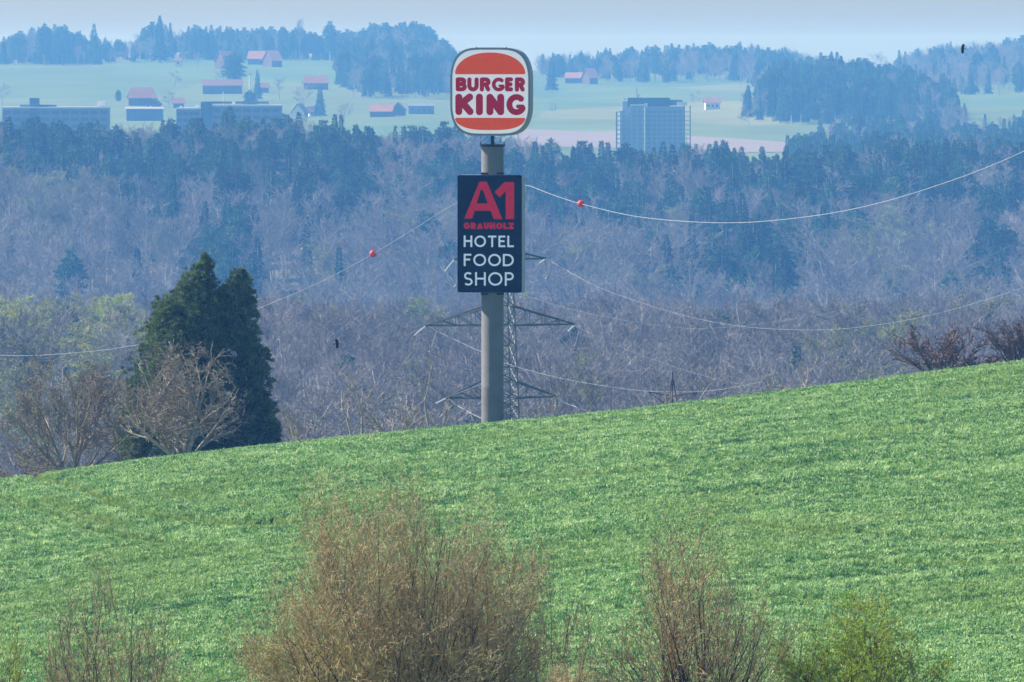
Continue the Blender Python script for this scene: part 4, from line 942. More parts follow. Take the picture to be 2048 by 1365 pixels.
# single trees one can point to (photo column, top row, height, depth range)
LISTED = []
for (px, pt, h, lo, hi, kind, wd, lab) in [
    (640, 602, 15, 1150, 1750, 'B', .95, 'bare tree with a dark forked trunk in the valley left of the flying bird'),
    (590, 640, 14, 1150, 1750, 'B', .8, 'bare tree just right of the dark conifer, behind the wire'),
    (545, 700, 13, 1000, 1500, 'B', .9, 'lower bare tree touching the right outline of the dark conifer'),
    (735, 640, 14, 1150, 1750, 'B', .9, 'bare tree right of the flying bird in the valley'),
    (232, 576, 16, 1150, 1750, 'F', .75, 'brightest yellow-green tree left of the dark conifer'),
    (140, 622, 15, 1150, 1750, 'F', 1.2, 'wide yellow-green tree second from the left in the valley'),
    (28, 640, 15, 1100, 1700, 'F', 1.0, 'yellow-green tree at the left edge of the picture'),
    (80, 640, 15, 1150, 1750, 'G', 1.1, 'dull green budding tree between two yellow-green trees at the left'),
    (190, 628, 15, 1150, 1750, 'G', 1.0, 'dull green budding tree under the brightest yellow-green tree'),
    (260, 640, 14, 1150, 1750, 'G', 1.1, 'dull green budding tree against the left side of the dark conifer'),
    (795, 715, 11, 1000, 1500, 'F', .8, 'small yellow-green tree behind the pale saplings left of the pole'),
    (1450, 655, 15, 1100, 1600, 'B', 1.1, 'large grey bare tree above the crest right of the small mast'),
    (1530, 690, 13, 1100, 1600, 'B', 1.0, 'grey bare tree beside the largest one above the crest'),
    (1620, 700, 12, 1050, 1550, 'B', 1.1, 'dark bare tree behind the slender crest sapling'),
    (1700, 702, 10, 1000, 1500, 'F', 1.0, 'yellow-green tree above the crest left of the thorn shrub'),
    (1770, 690, 12, 1050, 1550, 'B', 1.1, 'bare tree between the yellow-green tree and the thorn shrub'),
    (1250, 640, 15, 1150, 1700, 'B', 1.0, 'bare tree right of the pylon under the bright wire'),
    (1355, 680, 13, 1050, 1550, 'B', 1.0, 'bare tree rising above the small mast'),
    (1058, 655, 16, 1800, 2100, 'C', .95, 'blue-green conifer directly behind the lattice pylon'),
    (815, 790, 9, 900, 1300, 'C', .8, 'small conifer low behind the pale saplings left of the pole'),
    (300, 630, 14, 1150, 1700, 'B', 1.0, 'bare tree partly hidden by the left side of the dark conifer'),
    (430, 300, 24, 2500, 2950, 'C', 1.1, 'tall dark conifer above the left shoulder of the lone dark conifer'),
    (472, 330, 23, 2450, 2950, 'C', 1.2, 'tall dark conifer standing out of the bare wood at the upper left'),
    (455, 395, 22, 2350, 2800, 'C', 1.2, 'dark conifer below two taller ones at the upper left'),
    (480, 400, 19, 2350, 2800, 'C', 1.1, 'dark conifer at the lower right of the upper left clump'),
    (1430, 290, 27, 2500, 2980, 'C', 1.2, 'broadest tall dark conifer at the top of the wood right of the tower block'),
    (1465, 310, 24, 2500, 2980, 'C', 1.2, 'dark conifer leaning on the broadest one right of the tower block'),
    (1500, 322, 24, 2500, 2950, 'C', 1.1, 'dark conifer second to the right of the broadest one'),
    (1345, 287, 26, 2550, 3000, 'C', .9, 'pointed dark conifer standing in front of the tower block'),
    (1300, 306, 23, 2550, 3000, 'C', 1.0, 'dark conifer at the foot of the tower block, left of the pointed one'),
    (1570, 300, 25, 2550, 3000, 'C', 1.0, 'pointed conifer of the group right of the tower block'),
    (1605, 312, 23, 2550, 3000, 'C', 1.1, 'conifer on the right of the pointed one in the wood'),
    (1685, 296, 24, 2550, 3000, 'C', 1.1, 'triangular dark conifer right of centre of the right-hand wood'),
    (1655, 322, 22, 2550, 2950, 'C', 1.0, 'conifer left of the triangular dark conifer'),
    (1540, 380, 22, 2400, 2850, 'C', 1.2, 'dark conifer in the middle of the right-hand wood'),
    (1555, 470, 20, 2300, 2700, 'C', 1.0, 'lone conifer above the bare trees on the right slope'),
    (1578, 500, 18, 2250, 2650, 'C', .9, 'slim conifer below the lone one on the right slope'),
    (1625, 560, 13, 2200, 2600, 'C', 1.0, 'small conifer low on the right slope'),
    (1975, 430, 24, 2350, 2800, 'C', 1.0, 'tall conifer on the slope near the right edge'),
    (2000, 500, 20, 2250, 2700, 'C', 1.0, 'conifer under the tall one near the right edge'),
    (1840, 592, 11, 2150, 2600, 'C', 1.0, 'small round conifer low on the slope near the right edge'),
    (1862, 610, 10, 2150, 2550, 'C', 1.0, 'small conifer beside the small round one on the right'),
    (18, 232, 25, 2650, 3000, 'C', 1.1, 'tall dark conifer at the far left in front of the long building'),
    (112, 250, 22, 2650, 3000, 'C', 1.0, 'dark conifer in front of the long building at the left'),
    (232, 238, 22, 2650, 3000, 'C', 1.0, 'dark conifer by the right end of the long building'),
    (380, 238, 23, 2650, 3000, 'C', .9, 'slim conifer in front of the left part of the flat block'),
    (535, 246, 23, 2650, 3000, 'C', .9, 'slim conifer in front of the right part of the flat block'),
    (585, 248, 23, 2650, 3000, 'C', 1.2, 'broad conifer just right of the flat block'),
    (790, 240, 23, 2650, 3000, 'C', .8, 'slender pointed conifer left of the upper sign'),
    (875, 256, 21, 2650, 3000, 'C', 1.1, 'conifer just left of the upper sign'),
    (1085, 280, 20, 2600, 3000, 'C', 1.0, 'conifer just right of the pole top'),
    (825, 318, 12, 2450, 2900, 'F', .6, 'small lime-green tree among conifers left of the signs'),
    (90, 350, 18, 2450, 2900, 'G', 1.1, 'green-tinged tree at the upper left of the wood'),
    (150, 330, 18, 2450, 2900, 'G', .9, 'second green-tinged tree at the upper left of the wood'),
    (45, 330, 18, 2450, 2900, 'G', 1.1, 'leftmost green-tinged tree of the wood'),
    (1700, 575, 13, 2150, 2600, 'G', .9, 'green-tinged tree low on the right slope'),
    (1745, 585, 12, 2150, 2600, 'G', .9, 'second green-tinged tree low on the right slope'),
    (2030, 600, 13, 2150, 2600, 'G', .9, 'green-tinged tree by the right edge above the crest shrubs'),
]:
    t = tree_px(kind, px, pt, h, lo, hi, lab, None, None, wd); LISTED.append((t.location.x, t.location.y, h))

# woodland of the valley and slope: nearest ones as single trees, the rest as two masses
rng = np.random.default_rng(17)
def vnoise(x, y, s, seed):
    g = np.random.default_rng(seed).random((64, 64)); x = x / s + 500; y = y / s + 500
    xi = int(math.floor(x)); yi = int(math.floor(y)); a = x - xi; b_ = y - yi; a = a * a * (3 - 2 * a); b_ = b_ * b_ * (3 - 2 * b_); q = lambda i, j: g[i % 64, j % 64]
    return (q(xi, yi) * (1 - a) + q(xi + 1, yi) * a) * (1 - b_) + (q(xi, yi + 1) * (1 - a) + q(xi + 1, yi + 1) * a) * b_
CLUMPS = [(450, 2620, 60, 160), (640, 2790, 130, 110), (1150, 2740, 190, 110), (1300, 2760, 80, 120), (1450, 2620, 70, 220), (1560, 2700, 70, 150), (1650, 2750, 90, 120), (1565, 2480, 45, 120), (1980, 2500, 45, 170), (470, 2480, 45, 140), (700, 2720, 50, 90), (1640, 2620, 45, 110), (1500, 2560, 60, 130), (240, 2740, 50, 70), (60, 2850, 170, 90), (260, 2850, 130, 110), (350, 2780, 60, 130), (1850, 2850, 160, 70), (930, 2800, 120, 90)]
def con_prob(px, d):
    p = 0.03
    if 2800 < d < 3060: p = .25 + .65 * sst(.35, .6, vnoise(px, d, 70, 77))
    elif 2700 < d <= 2800: p = .38
    if d >= 3060: p = .68
    for cx, cd_, rx, rd in CLUMPS: p = max(p, .95 * math.exp(-((px - cx) / rx) ** 2 - ((d - cd_) / rd) ** 2))
    return p
W = []
def fill(d0, d1, step_, pf, hB, hC, kf, ok=lambda px, d: True, wide=.068):
    d = d0
    while d < d1:
        st = step_(d) if callable(step_) else step_; x = -wide * d - 20 + rng.random() * st
        while x < wide * d + 20:
            xx = x + rng.normal(0, st * .28); yy = d + rng.normal(0, st * .4); px = 1024 + xx / yy / K
            if ok(px, yy) and not any(abs(xx - a) < 3.5 and abs(yy - b_) < 26 and yy < b_ + 8 for a, b_, c in LISTED):
                k = 'C' if rng.random() < pf(px, yy) else kf(px, yy)
                h = (hC if k == 'C' else hB) * rng.uniform(.78, 1.14)
                if k == 'B': h *= .88 + .28 * vnoise(xx, yy, 45, 3)
                W.append((k, xx, yy, h))
            x += st * rng.uniform(.8, 1.2)
        d += st * .9
def kfv(px, d):
    if 1350 < d < 1850 and px < 300:
        r_ = rng.random(); return 'F' if r_ < .46 else ('G' if r_ < .82 else 'B')
    if d <= 1350 and px < 300 and rng.random() < .25: return 'G'
    if 2600 < d < 2900 and px < 200 and rng.random() < .25: return 'G'
    if d < 2600 and 1650 < px < 1790 and rng.random() < .2: return 'G'
    return 'G' if rng.random() < .025 else 'B'
fill(960, 1330, 11.5, lambda p, d: .03, 13, 12, kfv)
fill(1330, 2250, 13, lambda p, d: .04, 15, 14, kfv)
fill(2250, 2790, 13.5, con_prob, 20, 21, kfv)
fill(2790, 3080, 12, con_prob, 18, 21, kfv)
fill(3150, 3900, 15, lambda p, d: .7, 17, 20, kfv, ok=lambda p, d: p > 1560 + 0.10 * (3900 - d) or (p < 620 and vnoise(p, d, 60, 8) > .5 and d < 3500))
cnt = {'C': 0, 'B': 0, 'G': 0, 'F': 0}; REST = {'C': [], 'B': [], 'G': [], 'F': []}
W.sort(key=lambda t: (t[2]))
LIM = {'C': 250, 'B': 265, 'G': 150, 'F': 110}
LAB = {'F': 'yellow-green spring tree among others in the valley left of the dark conifer', 'C': 'dark blue-green conifer growing among others in the hazy wooded hillside', 'B': 'leafless grey-mauve tree growing among others in the hazy wooded hillside', 'G': 'dull green budding tree growing among leafless ones in the hazy wood'}
GRP = {'F': 'yellow-green spring trees in the valley', 'C': 'conifers of the wooded hillside', 'B': 'leafless trees of the wooded hillside', 'G': 'budding trees of the wooded hillside'}
for k, x, y, h in W:
    px = 1024 + x / y / K
    if cnt[k] < LIM[k] and -40 < px < 2090:
        cnt[k] += 1; tree(k, x, y, h, LAB[k], GRP[k], wide=rng.uniform(.85, 1.15))
    else: REST[k].append((x, y, h))
# far woods: ridge lines and the wooded knoll beyond the town
FAR = {'C': [], 'B': []}
def farfill(d0, d1, st, ok, pc, hB, hC, wide=.068):
    d = d0
    while d < d1:
        x = -wide * d + rng.random() * st
        while x < wide * d:
            xx = x + rng.normal(0, st * .3); yy = d + rng.normal(0, st * .4); px = 1024 + xx / yy / K
            if ok(px, yy):
                k = 'C' if rng.random() < pc(px, yy) else 'B'; FAR[k].append((xx, yy, (hC if k == 'C' else hB) * rng.uniform(.6, 1.2) * (float(np.interp(px, [0, 40, 90, 130, 200, 270, 310, 350, 600, 640, 700, 760, 830, 870, 900, 935, 1100, 1180, 1300, 1400, 1570, 1620, 1700, 1760, 1790, 1850, 2048], [.75, .9, 1.15, 1.05, .65, .65, 1.2, 1, .95, .7, .9, 1.15, 1.15, .9, .6, .3, .8, .8, .95, 1.1, 1.05, .7, .6, .5, .8, 1.05, 1.15])) if d > 6150 else 1)))
            x += st * rng.uniform(.75, 1.25)
        d += st
# left skyline wood
farfill(6480, 6900, 13, lambda p, d: p < 930 and not (330 < p < 690 and d < 6600), lambda p, d: .8 if vnoise(p, d, 60, 31) > .42 else .2, 20, 24)
# the wood left of the upper sign comes down the slope
farfill(5450, 6480, 15, lambda p, d: 675 + 10 * math.sin(d * .02) < p < 905 - (d - 5450) * 0.0 and (p > 700 or d > 5700), lambda p, d: .75 if vnoise(p, d, 50, 33) > .45 else .25, 19, 22)
# right skyline wood
farfill(6200, 6900, 15, lambda p, d: p > 1075 and (p > 1190 or d > 6330) , lambda p, d: (.7 if vnoise(p, d, 70, 35) > .5 else .2) * (1 if p < 1750 else .6), 17, 19)
farfill(5350, 6250, 17, lambda p, d: p > 1560 - (d - 5350) * .09 + 30 * math.sin(d * .01) and not (p > 1900 and d < 5600), lambda p, d: .5 if vnoise(p, d, 60, 37) > .5 else .2, 16, 19)
# the knoll
farfill(4720, 5400, 12, lambda p, d: ((p - 1700) / (205 - 25 * math.sin(d * .01))) ** 2 + ((d - 5060) / 330) ** 2 < 1, lambda p, d: .9 if p < 1760 else .6, 16, 20)
farfill(4300, 4800, 15, lambda p, d: p > 1800 + (4800 - d) * .2 and p < 1930 or (p > 1660 and d < 4420), lambda p, d: .5, 14, 17)
farfill(3900, 4330, 15, lambda p, d: p > 1620, lambda p, d: .75, 16, 19)

def rawparts(k, mi): return [(*p.raw(), q) for p, q in zip(k, mi)]
def mass(name, kinds, mis, items, H_, label, mats_):
    n = len(items)
    if not n: return
    A = np.array(items); pos = np.stack([A[:, 0], A[:, 1], gz(A[:, 0], A[:, 1]) - .2], 1); rot = np.zeros((n, 3)); rot[:, 2] = rng.uniform(0, 6.28, n)
    s = A[:, 2] / H_; wd = rng.uniform(.85, 1.15, n); scatter(name, [rawparts(k, mis) for k in kinds], (pos, rot, np.stack([s * wd, s * wd, s], 1), rng.integers(0, len(kinds), n), np.zeros(n)), label, 'wood', mats_)
mass('conifer_wood', KC, (0, 1), REST['C'], 20, 'mass of further dark conifers along the upper edge of the wooded hillside', [M['wood_bark'], M['wood_conifer']])
mass('leafless_wood', KB, (0, 1), REST['B'], 18, 'mass of further leafless trees filling the wooded hillside', [M['wood_bark'], M['wood_twig']])
mass('budding_wood', KF, (0, 1, 2), REST['G'], 18, 'further dull green budding trees inside the wooded hillside', [M['wood_bark'], M['wood_twig'], M['wood_bud']])
mass('far_conifer_wood', KC, (0, 1), FAR['C'], 20, 'far-off hazy conifers massed along the ridge and the knoll', [M['wood_bark'], M['wood_conifer']])
mass('far_leafless_wood', KB, (0, 1), FAR['B'], 18, 'far-off hazy leafless trees massed along the ridge and the knoll', [M['wood_bark'], M['wood_twig']])

# single far trees standing on the meadows and the skyline
for (px, pt, h, lo, hi, kind, wd, lab) in [
    (468, 102, 26, 5600, 6450, 'C', 1.4, 'dark cone-shaped conifer below the left farmhouse on the far meadow'),
    (515, 138, 20, 5300, 6300, 'C', .9, 'slender conifer right of the pale mast on the far meadow'),
    (237, 178, 10, 5000, 5900, 'C', .9, 'small dark columnar tree left of the big red-roofed farmhouse'),
    (600, 52, 34, 6450, 6900, 'B', .5, 'tall thin tree standing above the skyline at the upper left'),
    (320, 50, 36, 6480, 6800, 'C', .9, 'highest pointed conifer on the left skyline'),
    (90, 55, 33, 6480, 6800, 'C', .8, 'pointed conifer on the skyline near the upper left corner'),
    (188, 64, 32, 6480, 6800, 'C', 1.1, 'conifer at the right end of the dark wood on the left skyline'),
    (660, 66, 32, 6480, 6800, 'C', .9, 'conifer on the skyline left of the wooded dome'),
    (810, 62, 33, 6400, 6900, 'C', 1.0, 'pointed conifer on top of the wooded dome left of the sign'),
    (1103, 121, 24, 5900, 6700, 'C', 1.1, 'conifer alone on the skyline just right of the upper sign'),
    (1325, 110, 20, 6200, 6900, 'C', 1.0, 'small conifer above the right skyline right of the red roof'),
    (1412, 101, 22, 6200, 6900, 'C', 1.0, 'pointed conifer in the middle of the right skyline'),
    (1470, 100, 24, 6200, 6900, 'C', 1.2, 'pair-like broad conifer on the right skyline'),
    (1560, 106, 22, 6200, 6900, 'C', 1.1, 'last pointed conifer before the smooth part of the skyline'),
    (1758, 105, 25, 6200, 6900, 'B', 1.1, 'round-crowned tree standing alone in the skyline notch'),
    (1798, 99, 26, 6200, 6900, 'C', .9, 'slim tree on the right side of the skyline notch'),
    (1905, 97, 22, 6200, 6900, 'B', 1.0, 'bare tree on the skyline under the gliding bird'),
    (1387, 181, 11, 4700, 5600, 'B', 1.3, 'round bare tree behind the tower block roof'),
    (1110, 205, 8, 4700, 5400, 'B', 1.2, 'small bare bush in the meadow right of the upper sign'),
    (610, 165, 20, 5000, 5600, 'B', 1.2, 'bare tree in the hamlet left of the descending wood'),
    (640, 170, 19, 5000, 5600, 'C', 1.2, 'conifer in the hamlet below the flat red roof'),
    (560, 155, 14, 5300, 6000, 'B', 1.2, 'bare tree in the hamlet centre'),
    (440, 140, 12, 5700, 6300, 'B', 1.3, 'bare tree left of the cone-shaped conifer'),
    (350, 142, 11, 5700, 6300, 'B', 1.5, 'bare trees clump on the far meadow below the white cottage'),
    (340, 182, 12, 5000, 5600, 'B', 1.3, 'bare tree right of the big red-roofed farmhouse'),
    (5, 165, 14, 5000, 5700, 'B', 1.6, 'broad bare tree at the left edge on the far meadow'),
    (500, 178, 17, 4900, 5400, 'C', 1.1, 'dark conifer behind the flat block'),
    (1490, 185, 12, 4900, 5700, 'B', 1.4, 'bare tree at the end of the meadow left of the knoll'),
    (1500, 215, 14, 4700, 5300, 'B', 1.3, 'bare tree at the left foot of the knoll'),
    (365, 103, 13, 6200, 6700, 'B', 1.4, 'pale bare tree behind the white cottage'),
    (395, 106, 12, 6200, 6700, 'B', 1.4, 'pale round tree right of the white cottage'),
    (2018, 240, 22, 4000, 4700, 'C', .8, 'slim conifer by the meadow near the right edge'),
    (690, 205, 15, 4700, 5200, 'B', 1.0, 'bare tree left of the low red roofs')]:
    tree_px(kind, px, pt, h, lo, hi, lab, None, None, wd)

# =============================================================== BUILDINGS
def house(name, px, py, d_lo, d_hi, w_, dep, hw, hr, yaw, roof, wall, label, over=.8, win=3, hip=0.0, d=None):
    """gabled house whose ridge top appears at (px,py)"""
    if d is None: d = solve_d(px, py, hw + hr, d_lo, d_hi)
    x = colx(px, d); z = min(G(x + a * w_ / 2, d + b_ * dep / 2) for a in (-1, 1) for b_ in (-1, 1))
    zt = at(px, py, d).z; w_ *= .8; hr *= .88;  rt = empty(name, (x, d, z), label, 'house', rz=yaw)
    hw = max(hw, zt - z - hr)
    b = MB(); b.box((0, 0, hw / 2 - .5), (w_, dep, hw + 1)); W2_, D2_ = w_ / 2, dep / 2
    gz_ = hr * .9
    b.add([(-W2_, -D2_, hw), (-W2_, D2_, hw), (-W2_ + hip, 0, hw + gz_), (W2_, -D2_, hw), (W2_, D2_, hw), (W2_ - hip, 0, hw + gz_)], None, [(0, 2, 1), (3, 4, 5)])
    b.build('wall', wall, rt)
    b = MB(); o = over; e = .25; sl_ = hr / D2_
    A = [(-W2_ - o, -D2_ - o, hw - o * sl_), (W2_ + o, -D2_ - o, hw - o * sl_), (W2_ + o - hip, 0, hw + hr), (-W2_ - o + hip, 0, hw + hr), (-W2_ - o, D2_ + o, hw - o * sl_), (W2_ + o, D2_ + o, hw - o * sl_)]
    A2 = [(p[0], p[1], p[2] + e) for p in A]
    b.add(A + A2, [(6, 7, 8, 9), (9, 8, 11, 10), (0, 3, 2, 1), (3, 4, 5, 2), (0, 1, 7, 6), (4, 10, 11, 5), (0, 6, 9, 3), (3, 9, 10, 4), (1, 2, 8, 7), (2, 5, 11, 8)])
    rf = b.build('roof', roof, rt)
    b = MB(); b.box((W2_ * .3, D2_ * .25, hw + hr * .9), (.9, .9, 1.8)); b.build('chimney', M['render_w'], rf)
    for k in range(win):
        b = MB(); b.box(((k + .5) / win * w_ * .9 - w_ * .45, -D2_ - .02, hw * .55), (1.5, .1, 1.4)); b.build('window', M['pane'], rt)
    return rt
h = house
h('farmhouse', 284, 176, 4800, 6000, 21, 12, 4.5, 6.5, R(6), M['roof'], M['timber'], 'big farmhouse with broad red tiled roof on the left meadow', hip=2.5)
h('farmhouse', 309, 198, 4700, 5600, 7, 7, 3, 3.5, R(75), M['roof'], M['timber'], 'small pointed red roof just below the big farmhouse')
h('farmhouse', 357, 197, 4700, 5600, 8, 6, 3, 3, R(5), M['roof'], M['timber'], 'small red-roofed house right of the big farmhouse')
h('farmhouse', 452, 103, 6000, 6600, 12, 16, 5, 8, R(28), M['roof'], M['timber'], 'farmhouse with steep red roof below the left skyline wood')
h('farmhouse', 520, 103, 6000, 6600, 20, 12, 4, 6, R(-12), M['roof'], M['timber'], 'long farmhouse with red roof at the wood edge')
h('farmhouse', 545, 102, 6000, 6600, 10, 18, 4, 8, R(24), M['roof'], M['timber'], 'crosswise gabled red roof joined beside the long farmhouse')
h('farmhouse', 632, 152, 5400, 6200, 20, 10, 4, 5, R(3), M['roof'], M['timber'], 'flat-looking red roof in the hamlet left of the descending wood', hip=1.5)
h('farmhouse', 525, 167, 5300, 6000, 10, 8, 3, 3, R(0), M['roof_dark'], M['timber'], 'low brown-roofed shed right of the pale mast')
h('barn', 445, 160, 5400, 6100, 32, 12, 5, 4, R(2), M['roof_dark'], M['timber'], 'long grey-brown barn below the cone-shaped conifer', win=5)
h('farmhouse', 600, 208, 4500, 5200, 8, 8, 2.5, 5.5, R(70), M['roof'], M['render_w'], 'house with pointed red roof right of the flat block')
h('farmhouse', 628, 214, 4500, 5200, 9, 7, 2.5, 3, R(15), M['roof_dark'], M['render_w'], 'pale brown-roofed house right of the pointed red roof')
h('farmhouse', 765, 210, 4600, 5200, 16, 9, 3, 4, R(-12), M['roof'], M['timber'], 'low red-roofed farmhouse left of the upper sign')
h('farmhouse', 797, 206, 4600, 5200, 5, 8, 3, 4.5, R(80), M['roof'], M['timber'], 'narrow pointed red roof at the end of the low farmhouse', win=1)
h('barn', 842, 208, 4600, 5300, 19, 12, 4.5, 1.5, R(2), M['facade'], M['facade'], 'long grey shed left of the upper sign', win=4)
h('farmhouse', 1152, 146, 5700, 6500, 18, 10, 3.5, 4, R(-10), M['roof'], M['timber'], 'red-roofed farmhouse under the right skyline wood')
h('farmhouse', 1180, 138, 5700, 6500, 8, 14, 4, 7, R(22), M['roof'], M['timber'], 'steep gabled red roof right of the farmhouse under the skyline', win=1)
h('farmhouse', 1424, 196, 4800, 5700, 11, 8, 4, 3, R(5), M['roof'], M['render_w'], 'small red-roofed white house right of the tower block')
h('farmhouse', 1800, 187, 5300, 6000, 16, 9, 3, 4, R(-10), M['roof'], M['timber'], 'red-roofed farmhouse in the hazy right-hand wood')
h('farmhouse', 1838, 184, 5300, 6000, 7, 12, 4, 6, R(20), M['roof'], M['timber'], 'steep red roof beside the farmhouse in the right-hand wood', win=1)
h('farmhouse', 1683, 180, 5300, 6000, 5, 5, 5, 4, R(0), M['roof'], M['timber'], 'tiny red roof peeping over the wooded knoll', win=1)
h('barn', 1873, 195, 5100, 5900, 18, 12, 3, 5, R(4), M['roof_dark'], M['timber'], 'dark gabled barn right of the farmhouses in the right-hand wood')
h('cottage', 357, 117, 6000, 6600, 6, 6, 4, 2, R(0), M['roof_dark'], M['render_w'], 'tiny white cottage at the edge of the left skyline wood', win=1)
h('barn', 290, 215, 4500, 4900, 26, 10, 3, 1.0, R(0), M['roof_pale'], M['facade_teal'], 'low pale flat-roofed halls between the long building and the flat block', win=5)

def flat_block(px0, px1, pytop, d, dep, label, floors=8, ribs=True, base=-62, mat_w='facade', name='office_block'):
    xa, xb = colx(px0, d), colx(px1, d); w_ = xb - xa; x = (xa + xb) / 2; z = min(G(xa, d), G(xb, d), G(x, d + dep)) - .5; H = at(px0, pytop, d).z - z
    rt = empty(name, (x, d + dep / 2, z), label, 'building')
    b = MB(); b.box((0, 0, H / 2), (w_, dep, H)); b.build('wall', M[mat_w], rt)
    b = MB(); b.box((0, 0, H + .35), (w_ + .6, dep + .6, .7)); b.build('roof', M['render_w'], rt)
    nf = int(H / 3.2); nw = max(4, int(w_ / 4.5))
    for f_ in range(max(0, nf - 5), nf):
        for k in range(nw):
            b = MB(); b.box((-w_ / 2 + (k + .5) * w_ / nw, -dep / 2 - .03, H - 2.0 - (nf - 1 - f_) * 3.2), (w_ / nw * .78, .08, 1.6)); b.build('window', M['pane'], rt)
    return rt, w_, H
rt, w_, H = flat_block(5, 218, 217, 4000, 14, 'long low office block with pale roof edge at the far left')
b = MB(); b.box((-w_ / 2 + 63 * K * 4000, -1, H + 1.5), (18 * K * 4000, 9, 6.5)); b.box((-w_ / 2 + 70 * K * 4000, 1, H + 1.0), (72 * K * 4000, 5, 1.2)); b.build('stair_tower', M['facade_teal'], rt)
b = MB(); b.box((w_ / 2 - 15 * K * 4000, 0, H + 2.0), (19 * K * 4000, 6, 2.6)); b.build('roof_housing', M['render_w'], rt)
b = MB(); b.box((-w_ / 2 + 63 * K * 4000, -7.6, H / 2), (17 * K * 4000, 1, H)); b.build('stair_panel', M['facade_teal'], rt)
rt, w_, H = flat_block(405, 563, 213, 4000, 15, 'flat-roofed teal-grey block right of the low white halls', mat_w='facade')
b = MB(); b.box((-w_ * .08, 0, H + 1.7), (w_ * .82, 8, 1.0)); b.box((-w_ / 2 + 8 * K * 4000, -6, H / 2 + 1), (22 * K * 4000, 6, H + 2)); b.build('stair_tower', M['facade_teal'], rt)
b = MB(); b.box((-w_ / 2 + 62 * K * 4000, -4, H + 1.4), (1.5, 1.5, 1.5)); b.build('roof_housing', M['render_w'], rt)
rt, w_, H = flat_block(353, 400, 219, 4030, 14, 'lower grey annex on the left of the teal-grey block')
b = MB(); b.box((-w_ / 2 + 8 * K * 4000, 0, H + 1.1), (1.2, 1.2, .9)); b.box((-w_ / 2 + 41 * K * 4000, 0, H + 1.3), (2, 1.5, 1.3)); b.build('roof_housing', M['render_w'], rt)

# the tower block: staggered bodies, balcony columns, penthouse
TD = 3950.0; TS = K * TD; tg = G(colx(1300, TD), TD) - 1
tr_ = empty('tower_block', (colx(1300, TD), TD, tg), 'tall grey residential tower block rising behind the wood right of the signs', 'building')
def tz(py): return at(1300, py, TD).z - tg
def tx(px): return (px - 1300) * TS
b = MB()
def tb(p0, p1, top, y0, y1): b.box(((tx(p0) + tx(p1)) / 2, (y0 + y1) / 2, tz(top) / 2), (tx(p1) - tx(p0), y1 - y0, tz(top)))
tb(1240, 1260, 222, 1.5, 16); tb(1244.5, 1262, 203, 4, 14); tb(1259.5, 1288, 213.5, -1.5, 15); tb(1291, 1368, 213.5, 0, 18)
b.build('wall', M['tower_facade'], tr_)
b = MB(); b.box(((tx(1256) + tx(1340)) / 2, 9, (tz(196) + tz(214)) / 2), (tx(1340) - tx(1256), 11, tz(196) - tz(214))); b.box((tx(1352), 9, tz(206)), (tx(1366) - tx(1340), 9, tz(202) - tz(213))); b.build('penthouse', M['facade_teal'], tr_)
b = MB(); b.box((tx(1364), 4, tz(208)), (20 * TS, 5, 1.6)); b.box((tx(1277), -1, tz(210.5)), (34 * TS, 2, .7)); b.box((tx(1250), 4, tz(198)), (8 * TS, 4, 1.2)); b.build('parapet', M['render_w'], tr_)
b = MB(); b.bar((tx(1274), 8, tz(196)), (tx(1274), 8, tz(176)), .12); b.build('antenna', M['steel_dark'], tr_)
b = MB(); b.box((tx(1276.5), 6, tz(192)), (1.2, 1.2, 1.4)); b.box((tx(1292), -1.2, tz(211)), (6.5 * TS, 1.2, 1.9)); b.build('roof_housing', M['render_w'], tr_)
fh = 8.95 * TS; k = 0; z = tz(224)
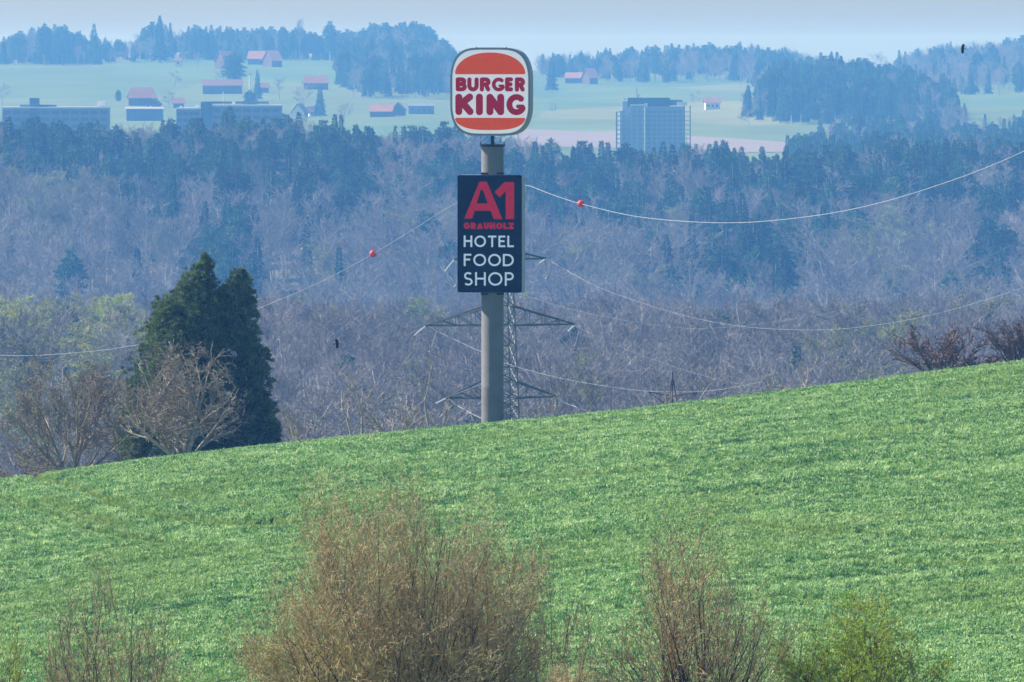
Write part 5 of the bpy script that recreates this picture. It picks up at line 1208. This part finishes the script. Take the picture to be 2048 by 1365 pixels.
while z > 2:
    b = MB(); b.box((tx(1236), 2.2, z), (6.6 * TS, 4.2, fh * .46)); b.build('balcony', M['render_w'], tr_)
    b = MB(); b.box((tx(1289.5), -2.2, z), (3.6 * TS, 1.2, fh * .36)); b.build('balcony', M['render_w'], tr_)
    b = MB(); b.box((tx(1374.5), 4, z), (12.5 * TS, 8, .22)); b.build('balcony', M['facade'], tr_)
    for px in (1248, 1268, 1280): b = MB(); b.box((tx(px), (1.45 if px < 1260 else -1.55) + (0), z), (5.2 * TS, .12, 1.3)); b.build('window', M['tower_pane'], tr_)
    for q in range(7): b = MB(); b.box((tx(1298 + q * 10.4), -.05, z), (7.2 * TS, .12, 1.35)); b.build('window', M['tower_pane'], tr_)
    z -= fh
b = MB()
for px in (1368.8, 1380.3): b.box((tx(px), .4, tz(212) / 2), (.5, .5, tz(212)))
b.box((tx(1233), .3, tz(224) / 2), (.6, .6, tz(224))); b.build('balcony_post', M['facade'], tr_)
# pale mast and small white roof things near the hamlet
for (px, p0, p1, d, r, lab) in ((500, 150, 173, 5350, .55, 'pale chimney mast in the hamlet behind the flat block'), (447, 184, 197, 4700, .3, 'thin white pole behind the flat block')):
    g = ground_at(px, d); rt = empty('pale_mast', g, lab, 'mast'); b = MB(); ztop = at(px, p0, d).z - g.z; b.tubes([(0, 0, -1)], [(0, 0, ztop)], r, r * .8, 8); b.build('post', M['render_w'], rt)
    b = MB(); b.tubes([(0, 0, ztop)], [(0, 0, ztop + .6)], r * 1.15, r * 1.15, 8); b.build('post_cap', M['facade'], rt)

# =============================================================== HAZE
b = MB(); zt, zb = 24.0, -330.0
b.box((0, 7350, (zt + zb) / 2), (46000, 15500, zt - zb))
hz = b.build('haze', bpy.data.materials.new('haze_air')); tag(hz, 'blue spring haze lying over the valley and hills', 'haze', kind='stuff')
hm = hz.data.materials[0]; hm.use_nodes = True; n = hm.node_tree.nodes; n.remove(n['Principled BSDF'])
pv = n.new('ShaderNodeVolumePrincipled'); pv.inputs['Density'].default_value = 1.75e-4; pv.inputs['Color'].default_value = (0.15, 0.46, 1.0, 1)
pv.inputs['Absorption Color'].default_value = (1, 1, 1, 1); pv.inputs['Density Attribute'].default_value = ''; pv.inputs['Anisotropy'].default_value = 0.0
hm.node_tree.links.new(pv.outputs[0], n['Material Output'].inputs['Volume'])
